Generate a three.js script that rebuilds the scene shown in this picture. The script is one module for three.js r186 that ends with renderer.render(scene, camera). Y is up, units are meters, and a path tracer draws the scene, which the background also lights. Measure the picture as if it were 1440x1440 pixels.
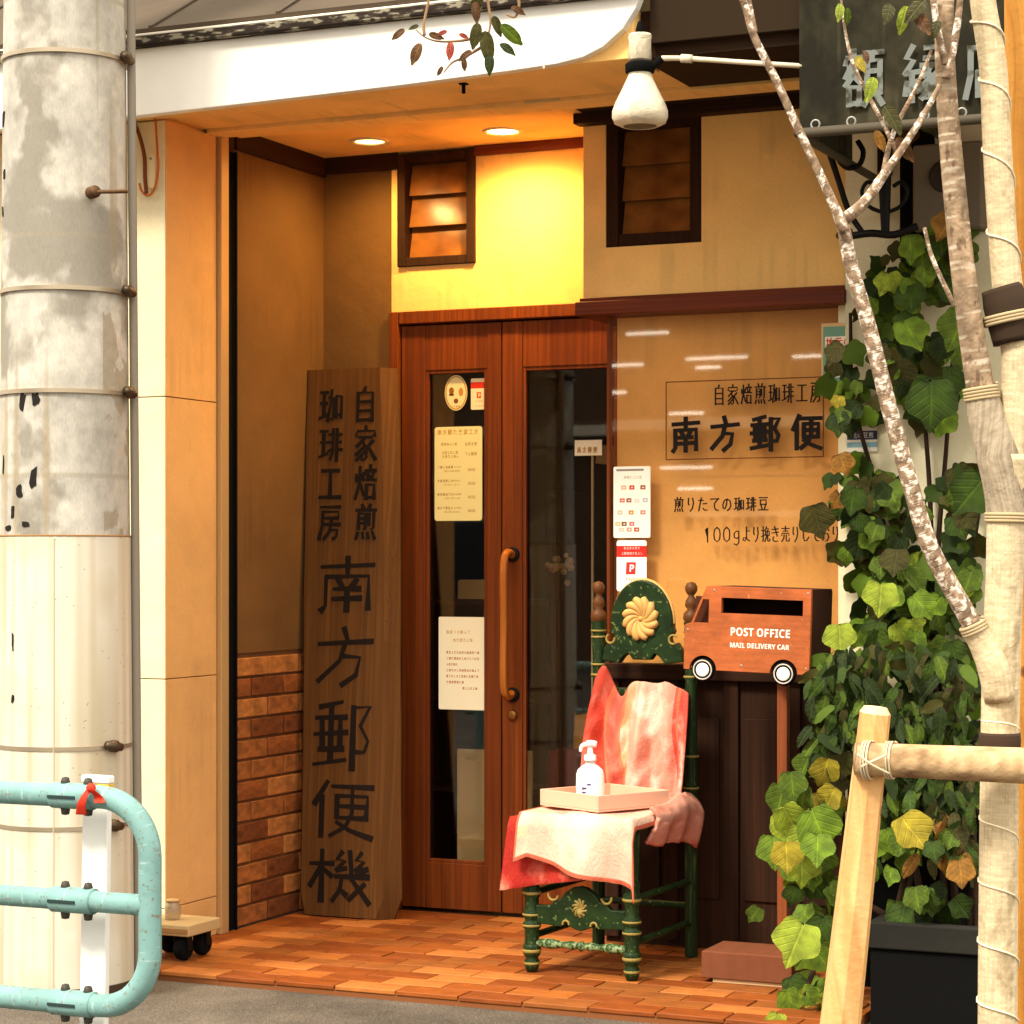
import * as THREE from 'three';
import { RoundedBoxGeometry } from 'three/addons/geometries/RoundedBoxGeometry.js';
import { mergeGeometries, toCreasedNormals } from 'three/addons/utils/BufferGeometryUtils.js';
import { FontLoader } from 'three/addons/loaders/FontLoader.js';
import { TextGeometry } from 'three/addons/geometries/TextGeometry.js';

// ---------------------------------------------------------------- camera, sky, sun, exposure
const scene = new THREE.Scene();
const TH = 24 * Math.PI / 180, FPX = 3216, HOR = 790, PIC = 1440;   // wall turned 24 degrees, focal length in photo pixels, horizon row
const RIGHT = new THREE.Vector3(Math.cos(TH), 0, -Math.sin(TH)), AHEAD = new THREE.Vector3(-Math.sin(TH), 0, -Math.cos(TH));
const EYE = new THREE.Vector3(3.2877, 1.24, 7.2933);
const camera = new THREE.PerspectiveCamera(2 * Math.atan(PIC / 2 / FPX) * 180 / Math.PI, 1, 0.05, 400);
camera.position.copy(EYE);
camera.lookAt(EYE.clone().add(AHEAD));
camera.setViewOffset(PIC, PIC, 0, -(HOR - PIC / 2), PIC, PIC);
camera.updateProjectionMatrix();

const renderer = new THREE.WebGLRenderer({ antialias: true });
renderer.toneMapping = THREE.LinearToneMapping;
renderer.toneMappingExposure = 3.1;
renderer.shadowMap.enabled = true;

{ // overcast sky, brighter overhead
  const w = 64, h = 32, d = new Float32Array(w * h * 4);
  for (let j = 0; j < h; j++) for (let i = 0; i < w; i++) {
    const el = ((j + 0.5) / h - 0.5) * Math.PI, s = Math.max(0, Math.sin(el));
    const L = el > 0 ? 0.95 * (1 + 1.3 * s) / 2.3 * 1.25 : 0.22, k = (j * w + i) * 4;
    d[k] = L * 1.04; d[k + 1] = L * 0.985; d[k + 2] = L * 0.88; d[k + 3] = 1;
  }
  const t = new THREE.DataTexture(d, w, h, THREE.RGBAFormat, THREE.FloatType);
  t.mapping = THREE.EquirectangularReflectionMapping; t.magFilter = t.minFilter = THREE.LinearFilter; t.needsUpdate = true;
  scene.background = t; scene.environment = t;
}
const sun = new THREE.DirectionalLight(new THREE.Color(1, 0.93, 0.8), 1.5);
sun.position.set(-2.2 + 0.6, 9, 7.5); sun.target.position.set(0.6, 1, 1); scene.add(sun, sun.target);
sun.castShadow = true; sun.shadow.radius = 24; sun.shadow.mapSize.set(2048, 2048);
Object.assign(sun.shadow.camera, { left: -5, right: 5, top: 5, bottom: -5, near: 0.5, far: 30 });

// ---------------------------------------------------------------- helpers
let seed = 12345;
const rnd = () => { seed = (seed * 1664525 + 1013904223) >>> 0; return seed / 4294967296; };
const rr = (a, b) => a + (b - a) * rnd();
const V = (x, y, z) => new THREE.Vector3(x, y, z);
function ray(px, py) { return AHEAD.clone().addScaledVector(RIGHT, (px - 720) / FPX).add(V(0, (HOR - py) / FPX, 0)); }
function atZ(px, py, z) { const d = ray(px, py); return EYE.clone().addScaledVector(d, (z - EYE.z) / d.z); }
function atD(px, py, w) { return EYE.clone().addScaledVector(ray(px, py), w); }
const used = {};
function numbered(n) { const k = used[n] = (used[n] ?? -1) + 1; return k ? n + '_' + String(k).padStart(3, '0') : n; }
function tag(o, label, category, group) { o.userData.label = label; o.userData.category = category; if (group) o.userData.group = group; return o; }
function thing(name, label, category, pos = [0, 0, 0], turn = 0, group) {
  const o = new THREE.Group(); o.name = numbered(name); o.position.set(...pos); o.rotation.y = turn; scene.add(o); return tag(o, label, category, group);
}
function boxUV(g) { // uv in metres by the side a face points to
  if (g.index) g = g.toNonIndexed();
  const p = g.attributes.position, n = g.attributes.normal, uv = new Float32Array(p.count * 2);
  for (let i = 0; i < p.count; i += 3) {
    const ax = Math.abs(n.getX(i) + n.getX(i + 1) + n.getX(i + 2)), ay = Math.abs(n.getY(i) + n.getY(i + 1) + n.getY(i + 2)), az = Math.abs(n.getZ(i) + n.getZ(i + 1) + n.getZ(i + 2));
    for (let k = i; k < i + 3; k++) {
      const x = p.getX(k), y = p.getY(k), z = p.getZ(k);
      if (ax >= ay && ax >= az) { uv[2 * k] = z; uv[2 * k + 1] = y; } else if (az >= ay) { uv[2 * k] = x; uv[2 * k + 1] = y; } else { uv[2 * k] = x; uv[2 * k + 1] = z; }
    }
  }
  g.setAttribute('uv', new THREE.BufferAttribute(uv, 2)); return g;
}
function clean(g) { g = g.index ? g.toNonIndexed() : g; for (const k of Object.keys(g.attributes)) if (!['position', 'normal', 'uv'].includes(k)) g.deleteAttribute(k); g.clearGroups?.(); return g; }
function merge(list) { const l = list.map(clean); for (const g of l) if (!g.attributes.uv) boxUV(g); return l.length > 1 ? mergeGeometries(l) : l[0]; }
function mesh(name, geos, mat, parent = scene) {
  const g = Array.isArray(geos) ? merge(geos) : geos;
  const m = new THREE.Mesh(g, mat); m.name = parent === scene ? numbered(name) : name; m.castShadow = m.receiveShadow = true; parent.add(m); return m;
}
function struct(name, geos, mat) { const m = mesh(name, geos, mat); m.userData.kind = 'structure'; return m; }
// a bevelled block between two corners
function block(x0, y0, z0, x1, y1, z1, r = 0.004) {
  const w = Math.abs(x1 - x0), h = Math.abs(y1 - y0), d = Math.abs(z1 - z0); r = Math.min(r, w / 2.5, h / 2.5, d / 2.5);
  const g = r > 0.0008 ? new RoundedBoxGeometry(w, h, d, 1, r) : new THREE.BoxGeometry(w, h, d);
  g.translate((x0 + x1) / 2, (y0 + y1) / 2, (z0 + z1) / 2); return boxUV(g);
}
// tube through points with a radius for each point; uv: around, along in metres
function limb(pts, radii, sides = 10, steps = 8, cap = true) {
  const c = new THREE.CatmullRomCurve3(pts, false, 'centripetal'), n = Math.max(2, (pts.length - 1) * steps), pos = [], uv = [], idx = [];
  let len = 0, prev = null, N = null; const Bn = new THREE.Vector3();
  for (let i = 0; i <= n; i++) {
    const t = i / n, p = c.getPoint(t); if (prev) len += p.distanceTo(prev); prev = p;
    const f = t * (pts.length - 1), a = Math.min(pts.length - 2, Math.floor(f)), r = radii[a] + (radii[a + 1] - radii[a]) * (f - a);
    const T = c.getTangent(t); // frame carried along the tube
    if (!N) N = Math.abs(T.y) < 0.9 ? V(0, 1, 0) : V(1, 0, 0); N = N.clone().addScaledVector(T, -N.dot(T)).normalize(); Bn.crossVectors(T, N);
    for (let k = 0; k <= sides; k++) {
      const an = k / sides * Math.PI * 2, q = p.clone().addScaledVector(N, Math.cos(an) * r).addScaledVector(Bn, Math.sin(an) * r);
      pos.push(q.x, q.y, q.z); uv.push(k / sides * r * 6.28, len);
    }
  }
  for (let i = 0; i < n; i++) for (let k = 0; k < sides; k++) { const a = i * (sides + 1) + k, b = a + sides + 1; idx.push(a, a + 1, b, a + 1, b + 1, b); }
  if (cap) for (const [row, flip] of [[0, 1], [n, 0]]) {
    const p = c.getPoint(row / n), ci = pos.length / 3; pos.push(p.x, p.y, p.z); uv.push(0, 0);
    for (let k = 0; k < sides; k++) { const a = row * (sides + 1) + k; flip ? idx.push(ci, a + 1, a) : idx.push(ci, a, a + 1); }
  }
  const g = new THREE.BufferGeometry(); g.setAttribute('position', new THREE.Float32BufferAttribute(pos, 3)); g.setAttribute('uv', new THREE.Float32BufferAttribute(uv, 2)); g.setIndex(idx); g.computeVertexNormals(); return g;
}
function bar(a, b, r, sides = 10) { return limb([a, a.clone().lerp(b, 0.5), b], [r, r, r], sides, 1); }
function lathe(prof, seg = 24) { return new THREE.LatheGeometry(prof.map(([r, y]) => new THREE.Vector2(Math.max(r, 0.0002), y)), seg); }
function shapeOf(pts) { const s = new THREE.Shape(); pts.forEach(([x, y], i) => i ? s.lineTo(x, y) : s.moveTo(x, y)); s.closePath(); return s; }
function slab(shape, depth, bevel = 0, z = 0) {
  const g = new THREE.ExtrudeGeometry(shape, { depth, curveSegments: 16, bevelEnabled: bevel > 0, bevelSize: bevel, bevelThickness: bevel, bevelSegments: 2, bevelOffset: -bevel }); g.translate(0, 0, z); return boxUV(g);
}
// cloth: a sheet with thickness from a function (u, v) -> point
function rumple(P, amp, s) { return (u, v) => { const p = P(u, v), n = (vn(u * 9 + v * 3, v * 6, 64, s) - 0.5) + 0.5 * (vn(u * 20, v * 13 + u * 5, 64, s + 1) - 0.5); return p.add(V(n * amp * 0.4, n * amp * 0.5, n * amp)); }; }
function sheet(P, nu, nv, th = 0.004) {
  const pts = [], pos = [], uv = [], idx = [], row = nu + 1;
  for (let j = 0; j <= nv; j++) for (let i = 0; i <= nu; i++) pts.push(P(i / nu, j / nv));
  const at = (i, j) => pts[Math.min(nv, Math.max(0, j)) * row + Math.min(nu, Math.max(0, i))];
  for (const s of [0.5, -0.5]) for (let j = 0; j <= nv; j++) for (let i = 0; i <= nu; i++) {
    const du = at(i + 1, j).clone().sub(at(i - 1, j)), dv = at(i, j + 1).clone().sub(at(i, j - 1)), n = du.cross(dv).normalize();
    const q = at(i, j).clone().addScaledVector(n, s * th); pos.push(q.x, q.y, q.z); uv.push(i / nu, j / nv);
  }
  const N = row * (nv + 1);
  for (let j = 0; j < nv; j++) for (let i = 0; i < nu; i++) { const a = j * row + i, b = a + row; idx.push(a, a + 1, b, a + 1, b + 1, b, N + a, N + b, N + a + 1, N + a + 1, N + b, N + b + 1); }
  for (let i = 0; i < nu; i++) for (const [a, b] of [[i, i + 1], [nv * row + i + 1, nv * row + i]]) idx.push(a, N + a, b, b, N + a, N + b);
  for (let j = 0; j < nv; j++) for (const [a, b] of [[(j + 1) * row, j * row], [j * row + nu, (j + 1) * row + nu]]) idx.push(a, N + a, b, b, N + a, N + b);
  const g = new THREE.BufferGeometry(); g.setAttribute('position', new THREE.Float32BufferAttribute(pos, 3)); g.setAttribute('uv', new THREE.Float32BufferAttribute(uv, 2)); g.setIndex(idx); g.computeVertexNormals(); return g;
}

// ---------------------------------------------------------------- textures
function hash(x, y, s) { let h = (x * 374761393 + y * 668265263 + s * 974634777) | 0; h = Math.imul(h ^ (h >>> 13), 1274126177); return ((h ^ (h >>> 16)) >>> 0) / 4294967296; }
function vn(x, y, per, s) { // tiling value noise
  const xi = Math.floor(x), yi = Math.floor(y), fx = x - xi, fy = y - yi, u = fx * fx * (3 - 2 * fx), v = fy * fy * (3 - 2 * fy), m = (a, p) => ((a % p) + p) % p;
  const [px, py] = Array.isArray(per) ? per : [per, per];
  const a = hash(m(xi, px), m(yi, py), s), b = hash(m(xi + 1, px), m(yi, py), s), c = hash(m(xi, px), m(yi + 1, py), s), d = hash(m(xi + 1, px), m(yi + 1, py), s);
  return a + (b - a) * u + (c - a) * v + (a - b - c + d) * u * v;
}
function fbm(u, v, f, oct, s) { let r = 0, a = 0.5, t = 0; for (let o = 0; o < oct; o++) { r += a * vn(u * f, v * f, f, s + o); t += a; a *= 0.55; f *= 2; } return r / t; }
function tex(n, m, fn, metres = [1, 1], colour = true) {
  const d = new Uint8Array(n * m * 4);
  for (let j = 0; j < m; j++) for (let i = 0; i < n; i++) { const c = fn((i + 0.5) / n, (j + 0.5) / m), k = (j * n + i) * 4; for (let q = 0; q < 3; q++) d[k + q] = Math.max(0, Math.min(255, c[q])); d[k + 3] = 255; }
  const t = new THREE.DataTexture(d, n, m); t.wrapS = t.wrapT = THREE.RepeatWrapping; t.magFilter = THREE.LinearFilter; t.minFilter = THREE.LinearMipmapLinearFilter; t.generateMipmaps = true;
  if (colour) t.colorSpace = THREE.SRGBColorSpace; t.repeat.set(1 / metres[0], 1 / metres[1]); t.needsUpdate = true; return t;
}
const grey = (v) => [v, v, v], mixc = (a, b, t) => a.map((x, i) => x + (b[i] - x) * t), scl = (a, k) => a.map((x) => x * k);
const bumpFine = tex(256, 256, (u, v) => grey(255 * fbm(u, v, 16, 4, 3)), [0.35, 0.35], false);
const bumpCoarse = tex(256, 256, (u, v) => grey(255 * fbm(u, v, 6, 5, 9)), [0.8, 0.8], false);
const bumpWeave = tex(128, 128, (u, v) => grey(70 + 50 * Math.sin(u * 6.283 * 32) * Math.sin(v * 6.283 * 32) + 150 * fbm(u, v, 32, 2, 5)), [0.12, 0.12], false);
const std = (o) => new THREE.MeshPhysicalMaterial({ roughness: 0.8, specularIntensity: 0.35, ...o });
const clampDone = (c) => c;
function plasterMat(c, s, amp = 0.1, rough = 0.9) {
  return std({ map: tex(512, 512, (u, v) => { const k = 1 - amp + 2 * amp * fbm(u, v, 4, 5, s) + (hash(u * 512 | 0, v * 512 | 0, s) - 0.5) * 0.05; const st = Math.max(0, fbm(u, v, 3, 4, s + 40) - 0.55) * 1.6, dr = vn(u * 70, v * 2, [70, 2], s + 50) * fbm(u, v, 5, 3, s + 51); return scl(mixc(mixc(c, scl(c, 0.7), Math.min(0.8, st)), scl(c, 0.8), Math.max(0, dr - 0.4) * 1.1), k); }, [1.3, 1.3]), bumpMap: bumpCoarse, bumpScale: 0.006, roughness: rough });
}
function woodMat(c, dark, s, rough = 0.55, along = 1) { // grain runs along v (upright) or u
  const m = [0.28, 1.6], f = (u, v) => {
    const w = fbm(u, v, 3, 3, s + 7) * 0.5, g = vn((u + w * 0.12) * 40, v * 3, [40, 3], s) * 0.5 + vn((u + w * 0.1) * 110, v * 6, [110, 6], s + 1) * 0.3 + fbm(u, v, 4, 3, s + 2) * 0.4;
    return scl(mixc(c, dark, Math.min(1, Math.max(0, g - 0.15))), 0.95 + 0.1 * hash(u * 256 | 0, v * 512 | 0, s));
  };
  return along ? std({ map: tex(256, 512, f, m), roughness: rough, bumpMap: bumpFine, bumpScale: 0.0006 }) : std({ map: tex(512, 256, (u, v) => f(v, u), [1.6, 0.28]), roughness: rough, bumpMap: bumpFine, bumpScale: 0.0006 });
}
const flat = (c, rough = 0.7, o = {}) => std({ color: new THREE.Color().setRGB(c[0] / 255, c[1] / 255, c[2] / 255, THREE.SRGBColorSpace), roughness: rough, ...o });
const M = {
  warmLitWall: plasterMat([250, 202, 124], 1, 0.08),  // cream plaster, its base made orange to carry warm lamplight
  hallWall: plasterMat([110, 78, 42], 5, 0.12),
  whiteWall: plasterMat([234, 222, 184], 11, 0.06),
  stone: plasterMat([218, 170, 108], 21, 0.07, 0.75),  // pier stone with the warm downlight glow put into its colour
  darkSoffit: woodMat([58, 36, 18], [34, 20, 10], 33, 0.85, 0),
  redWood: woodMat([136, 66, 18], [80, 34, 9], 41, 0.5),
  redWoodH: woodMat([118, 50, 20], [74, 28, 10], 43, 0.45, 0),
  darkWood: woodMat([60, 32, 12], [32, 16, 6], 45, 0.8),
  darkWoodH: woodMat([62, 33, 13], [34, 17, 7], 47, 0.75, 0),
  board: woodMat([112, 72, 30], [74, 45, 17], 49, 0.75),
  railMetal: flat([196, 160, 108], 0.45, { metalness: 0.3 }),
  blackMetal: flat([22, 20, 18], 0.5, { metalness: 0.4 }),
  black: new THREE.MeshPhysicalMaterial({ color: 0x0a0908, roughness: 0.95, specularIntensity: 0.25 }),
  glass: new THREE.MeshPhysicalMaterial({ color: 0xffffff, transmission: 1, thickness: 0, roughness: 0.02, ior: 1.5 }),
  ink: flat([26, 17, 10], 0.75),
  paper: flat([236, 226, 204], 0.85),
  whitePlastic: flat([236, 234, 228], 0.4),
  galv: flat([150, 148, 142], 0.45, { metalness: 0.5 }),
};
// ---------------------------------------------------------------- lettering: each character as brush strokes on a 100 x 100 field
const KANJI = {
  自: '50,0 42,14;18,16 18,98;18,16 82,16 82,98;18,42 82,42;18,68 82,68;18,94 82,94',
  家: '50,0 50,12;10,28 12,14 90,14 88,28;22,32 78,32;50,33 12,58;36,44 54,62 56,90 44,98 36,94;48,58 10,82;54,70 12,98;84,42 58,60;60,56 96,96',
  焙: '24,4 24,46 6,96;8,26 12,46;42,22 34,42;25,50 42,86;70,0 70,14;48,16 94,16;58,22 62,38;82,20 76,38;46,42 96,42;54,56 54,96;54,56 88,56 88,96;54,92 88,92',
  煎: '32,0 38,12;68,0 62,12;6,16 94,16;18,26 18,70;18,26 48,26 48,68 42,70;18,40 48,40;18,53 48,53;62,26 62,58;84,22 84,66 76,70;16,80 8,98;36,80 40,96;58,80 62,96;80,78 90,98',
  珈: '6,12 36,12;21,12 21,80;8,44 34,44;4,86 38,76;42,28 62,28 60,84 54,90;52,6 50,40 38,94;72,24 72,86;72,24 94,24 94,86;72,78 94,78',
  琲: '6,12 36,12;21,12 21,80;8,44 34,44;4,86 38,76;60,6 60,70 50,94;42,22 60,22;42,44 60,44;40,70 60,64;76,6 76,98;76,22 96,22;76,44 94,44;76,66 98,66',
  工: '14,14 86,14;50,14 50,88;6,90 94,90',
  房: '10,6 90,6;20,20 84,20 84,38;20,38 84,38;20,20 18,60 6,98;56,42 56,54;28,56 92,56;54,56 50,76 26,98;50,72 82,72 78,92 64,97',
  南: '50,0 50,32;6,18 94,14;14,36 14,88 6,98;14,36 86,34 86,94;34,40 42,54;66,40 58,54;28,58 72,57;26,76 74,74;50,58 50,98',
  方: '46,0 52,20;4,28 94,22;48,28 40,56 4,92;44,48 74,50 68,80 44,98',
  郵: '48,2 10,10;4,26 56,24;30,10 30,90;2,50 58,46;14,26 16,72;46,26 46,70;10,72 52,70;2,94 56,86;68,8 68,100;68,10 96,8 80,36 94,58 88,74 74,74',
  便: '26,2 6,42;18,28 18,98;34,10 98,10;42,26 42,64;42,26 90,26 88,64;42,44 90,44;42,64 90,64;66,10 66,56 56,80 32,96;42,72 64,86 98,98',
  機: '4,28 40,26;22,2 22,98;22,30 4,70;24,36 38,50;54,4 46,18 58,20 46,38;46,38 60,34;84,4 76,18 88,20 76,38;76,38 94,34;44,50 96,48;66,2 70,54 98,98;90,62 66,92;54,54 52,74 40,96;50,72 62,84;84,40 92,46',
  豆: '10,8 90,8;22,24 22,56;22,24 78,24 78,56;22,54 78,54;30,62 38,84;70,62 62,84;4,92 96,92',
  売: '50,0 50,30;8,14 92,14;24,30 76,30;10,58 10,44 90,44 88,58;36,54 32,76 8,96;60,54 60,88 66,94 92,92 94,78',
  挽: '22,2 22,88 12,94;4,26 40,26;2,64 40,54;60,2 44,26;56,14 80,14 72,28;48,30 90,30 90,56;48,30 48,56;48,56 90,56;69,30 66,56 40,96;74,58 74,90 80,94 96,92 98,80',
  り: '28,6 24,40 32,52;68,6 76,40 66,76 44,96', た: '10,22 54,22;36,4 10,94;54,46 90,44;54,78 66,90 92,90', て: '8,14 90,12;84,12 50,40 46,70 62,90 84,92',
  の: '52,18 46,56 30,84 16,78 10,56 26,24 54,14 82,28 90,56 78,82 56,94', よ: '54,4 54,76 34,92 16,86 20,72 48,72 88,92;54,30 86,28', き: '12,20 80,16;10,42 84,36;40,2 70,62;26,66 20,86 44,96 74,94',
  し: '30,4 28,70 42,92 66,90 88,70', お: '8,26 56,24;34,4 34,80 22,92 12,78 44,48 76,48 88,68 74,90 54,94;72,12 90,28', ま: '14,20 86,20;18,42 82,42;50,2 50,80 34,92 18,84 26,72 52,74 86,92',
  す: '8,20 92,20;58,2 58,56 44,64 38,50 48,40 58,48 56,74 36,96', ふ: '40,4 58,18;52,28 44,44 60,64 54,90 34,88;26,52 10,84;72,50 90,82',
  地: '6,34 38,34;22,8 22,80;4,86 40,76;44,44 92,32 90,62 82,66;66,6 66,72;52,26 52,84 60,94 94,92 96,78', 元: '22,12 78,12;6,38 94,38;38,38 34,70 8,96;62,38 62,86 70,94 94,92 96,76',
  額: '26,0 26,10;6,22 8,12 46,12 44,22;24,22 6,46;14,30 38,30 6,60;16,36 46,58;14,64 14,94;14,64 40,64 40,94;14,92 40,92;54,6 98,6;74,6 70,18;60,20 60,76;60,20 92,20 92,76;60,38 92,38;60,56 92,56;60,76 92,76;68,78 52,96;82,78 98,96',
  縁: '24,2 8,22 26,26 6,48;6,48 40,46;22,48 22,96;10,64 6,84;34,62 40,80;56,6 86,6 84,24;54,24 88,24;46,36 98,36;72,36 50,54;60,46 72,66 68,94 58,92;68,58 46,74;72,70 46,92;92,44 76,56;74,54 98,88',
  店: '50,0 50,12;12,14 94,14;16,14 16,60 4,98;56,22 56,54;56,36 88,36;34,56 34,96;34,56 86,56 86,96;34,92 86,92',
  1: '30,20 52,4 52,98', 0: '50,4 20,20 14,50 20,80 50,96 80,80 86,50 80,20 50,4', g: '78,34 50,28 24,44 26,68 52,76 78,66;78,30 78,104 50,118 24,110',
};
const strokesOf = (ch) => (KANJI[ch] || '').split(';').filter(Boolean).map((s) => s.split(' ').map((p) => p.split(',').map(Number)));
// solid strokes: box x, y (top left), size w, h; pen is stroke width in metres; brush swells the ends
function glyph(ch, x, y, w, h, pen, depth = 0.0015, brush = 0) {
  const out = [];
  strokesOf(ch).forEach((st, si) => {
    const pts = st.map(([a, b]) => [x + a / 100 * w, y - b / 100 * h]), L = [], R = [], n = pts.length;
    pts.forEach((p, i) => {
      const a = pts[Math.max(0, i - 1)], b = pts[Math.min(n - 1, i + 1)], dx = b[0] - a[0], dy = b[1] - a[1], l = Math.hypot(dx, dy) || 1;
      const end = i === 0 || i === n - 1, horiz = Math.abs(dx) > Math.abs(dy) * 1.5;
      let k = pen / 2 * (horiz ? 0.85 : 1) * (brush ? (0.75 + 0.5 * hash(si, i, ch.charCodeAt(0))) : 1);
      if (brush && i === n - 1) k *= 1.5; if (brush && i === 0) k *= 1.25;
      const e = end ? pen * 0.35 * (i ? 1 : -1) : 0, ex = dx / l * e, ey = dy / l * e;
      L.push([p[0] + ex - dy / l * k, p[1] + ey + dx / l * k]); R.unshift([p[0] + ex + dy / l * k, p[1] + ey - dx / l * k]);
    });
    const g = slab(shapeOf([...L, ...R]), depth, 0, si * 0.00006); out.push(g);
  });
  return out;
}
function line(text, x, y, w, h, gap, pen, depth, brush) { const out = []; [...text].forEach((c, i) => { if (c !== ' ') out.push(...glyph(c, x + i * (w + gap), y, w, h, pen, depth, brush)); }); return out; }

// ================================================================ the ground
const asphalt = std({ map: tex(1024, 1024, (u, v) => { const s = hash(u * 1024 | 0, v * 1024 | 0, 2), k = fbm(u, v, 8, 5, 4), p = fbm(u, v, 3, 3, 8); const b = 88 + 46 * (k - 0.5) + 26 * (p - 0.5) + (s > 0.84 ? 62 * (s - 0.3) : s < 0.16 ? -38 : 0); return [b * 1.08, b * 0.98, b * 0.86]; }, [1.6, 1.6]), bumpMap: tex(512, 512, (u, v) => grey(255 * (0.6 * hash(u * 512 | 0, v * 512 | 0, 7) + 0.4 * fbm(u, v, 64, 2, 3))), [0.8, 0.8], false), bumpScale: 0.006, roughness: 0.95 });
{ const g = new THREE.PlaneGeometry(300, 300); g.rotateX(-Math.PI / 2); g.translate(0, -0.03, 40); struct('pavement', [boxUV(g)], asphalt); }
{
  const slabMat = flat([128, 76, 42], 0.95);
  const porch = struct('porch_floor', [block(-0.707, -0.2, 0.0, 1.62, -0.008, 1.388)], slabMat);
  const tones = [[146, 78, 31], [158, 90, 39], [134, 68, 26], [170, 103, 50], [142, 82, 37], [128, 66, 28]];
  const mats = tones.map((c, i) => std({ map: tex(128, 64, (u, v) => scl(c, 0.84 + 0.3 * fbm(u, v, 4, 4, 60 + i) + 0.05 * hash(u * 128 | 0, v * 64 | 0, i)), [0.2, 0.1]), roughness: 0.5, bumpMap: bumpFine, bumpScale: 0.001 }));
  const cache = {}; let n = 0;
  for (let r = 0; r < 14; r++) {
    const z1 = 1.392 - r * 0.0995, z0 = Math.max(0.0, z1 - 0.0955); if (z1 < 0.02) break;
    for (let x = -0.707 - (r % 2 ? 0.1 : 0.0); x < 1.62; x += 0.2) {
      const a = Math.max(-0.705, x), b = Math.min(1.62, x + 0.196); if (b - a < 0.03) continue;
      const key = (b - a).toFixed(3) + (z1 - z0).toFixed(3), g = cache[key] ??= boxUV(new RoundedBoxGeometry(b - a, 0.014, z1 - z0, 1, 0.003));
      const t = mesh('tile', g, mats[Math.floor(rnd() * tones.length)], porch); t.position.set((a + b) / 2, -0.007 + rr(-0.0012, 0.0012), (z0 + z1) / 2); n++;
    }
  }
}

// ================================================================ the shop
const shop = thing('shop_building', 'small cafe front with a recessed porch, timber double door and warm plaster walls', 'building');
const SOF = 2.70, BZ = 0.35;                                        // soffit height, front of the window bay
{ // left pier: stacked stone panels round a core
  const pier = mesh('pier', [block(-2.6, -0.03, 0.65, -0.722, 2.72, 1.036, 0)], M.stone, shop);
  for (const [a, b] of [[0, 0.126], [0.129, 0.862], [0.865, 1.768], [1.771, 2.655]]) {
    mesh('stone_panel', [block(-0.722, a, 0.742, -0.705, b, 1.052, 0.002)], M.stone, pier);
    mesh('stone_panel', [block(-1.7, a, 1.036, -0.707, b, 1.0535, 0.002)], M.whiteWall, pier);
  }
  const rail = mesh('shutter_rail', [block(-0.722, 0, 0.69, -0.688, 2.66, 0.738, 0.003)], M.railMetal, shop);
  mesh('rail_slot', [block(-0.73, 0, 0.625, -0.704, 2.62, 0.69, 0.002), block(-0.700, 0, 0.628, -0.692, 2.62, 0.636, 0.001)], M.black, rail);
}
{ // side wall of the porch: plaster above, brick dado below
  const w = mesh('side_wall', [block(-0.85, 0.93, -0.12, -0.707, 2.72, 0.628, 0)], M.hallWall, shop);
  mesh('side_wall_cap', [block(-0.707, 2.63, 0.0, -0.694, 2.70, 0.628, 0.002)], M.darkWoodH, shop);
  const dado = mesh('brick_dado', [block(-0.85, 0, -0.12, -0.714, 0.93, 0.628, 0)], plasterMat([120, 78, 44], 71, 0.15), shop);
  const tones = [[154, 94, 46], [140, 80, 38], [112, 62, 31], [166, 106, 54], [146, 88, 44]];
  const mats = tones.map((c, i) => std({ map: tex(128, 64, (u, v) => scl(c, 0.75 + 0.5 * fbm(u, v, 5, 4, 80 + i)), [0.2, 0.1]), roughness: 0.85, bumpMap: bumpFine, bumpScale: 0.004 }));
  const cache = {};
  for (let r = 0; r < 13; r++) for (let z = 0.62; z > 0.03; z -= 0.222) {
    const z1 = Math.min(0.62, z + (r % 2 ? 0.111 : 0)), z0 = Math.max(0.005, z1 === 0.62 && r % 2 ? 0.62 - 0.102 : z1 - 0.213); if (z1 - z0 < 0.03) continue;
    const key = (z1 - z0).toFixed(2), g = cache[key] ??= boxUV(new RoundedBoxGeometry(0.02, 0.062, z1 - z0, 1, 0.004));
    const b = mesh('brick', g, mats[Math.floor(rnd() * 5)], dado); b.position.set(-0.7135 + rr(-0.002, 0.002), 0.036 + r * 0.0705, (z0 + z1) / 2);
  }
}
{ // back wall with the door and the small louvred window
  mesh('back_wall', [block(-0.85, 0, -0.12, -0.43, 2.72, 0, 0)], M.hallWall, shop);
  mesh('wall_over_door', [block(-0.43, 2.13, -0.12, 0.66, 2.29, 0.001, 0), block(-0.098, 2.29, -0.12, 0.66, 2.72, 0.001, 0), block(-0.43, 2.29, -0.12, -0.402, 2.72, 0.001, 0)], M.warmLitWall, shop);
  mesh('crown_trim', [block(-0.098, 2.665, 0.001, 0.47, 2.70, 0.018, 0.002)], M.redWoodH, shop);
  mesh('side_wall_cap', [block(-0.694, 2.64, 0.0, -0.402, 2.70, 0.014, 0.002)], M.darkWoodH, shop);
}
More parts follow.
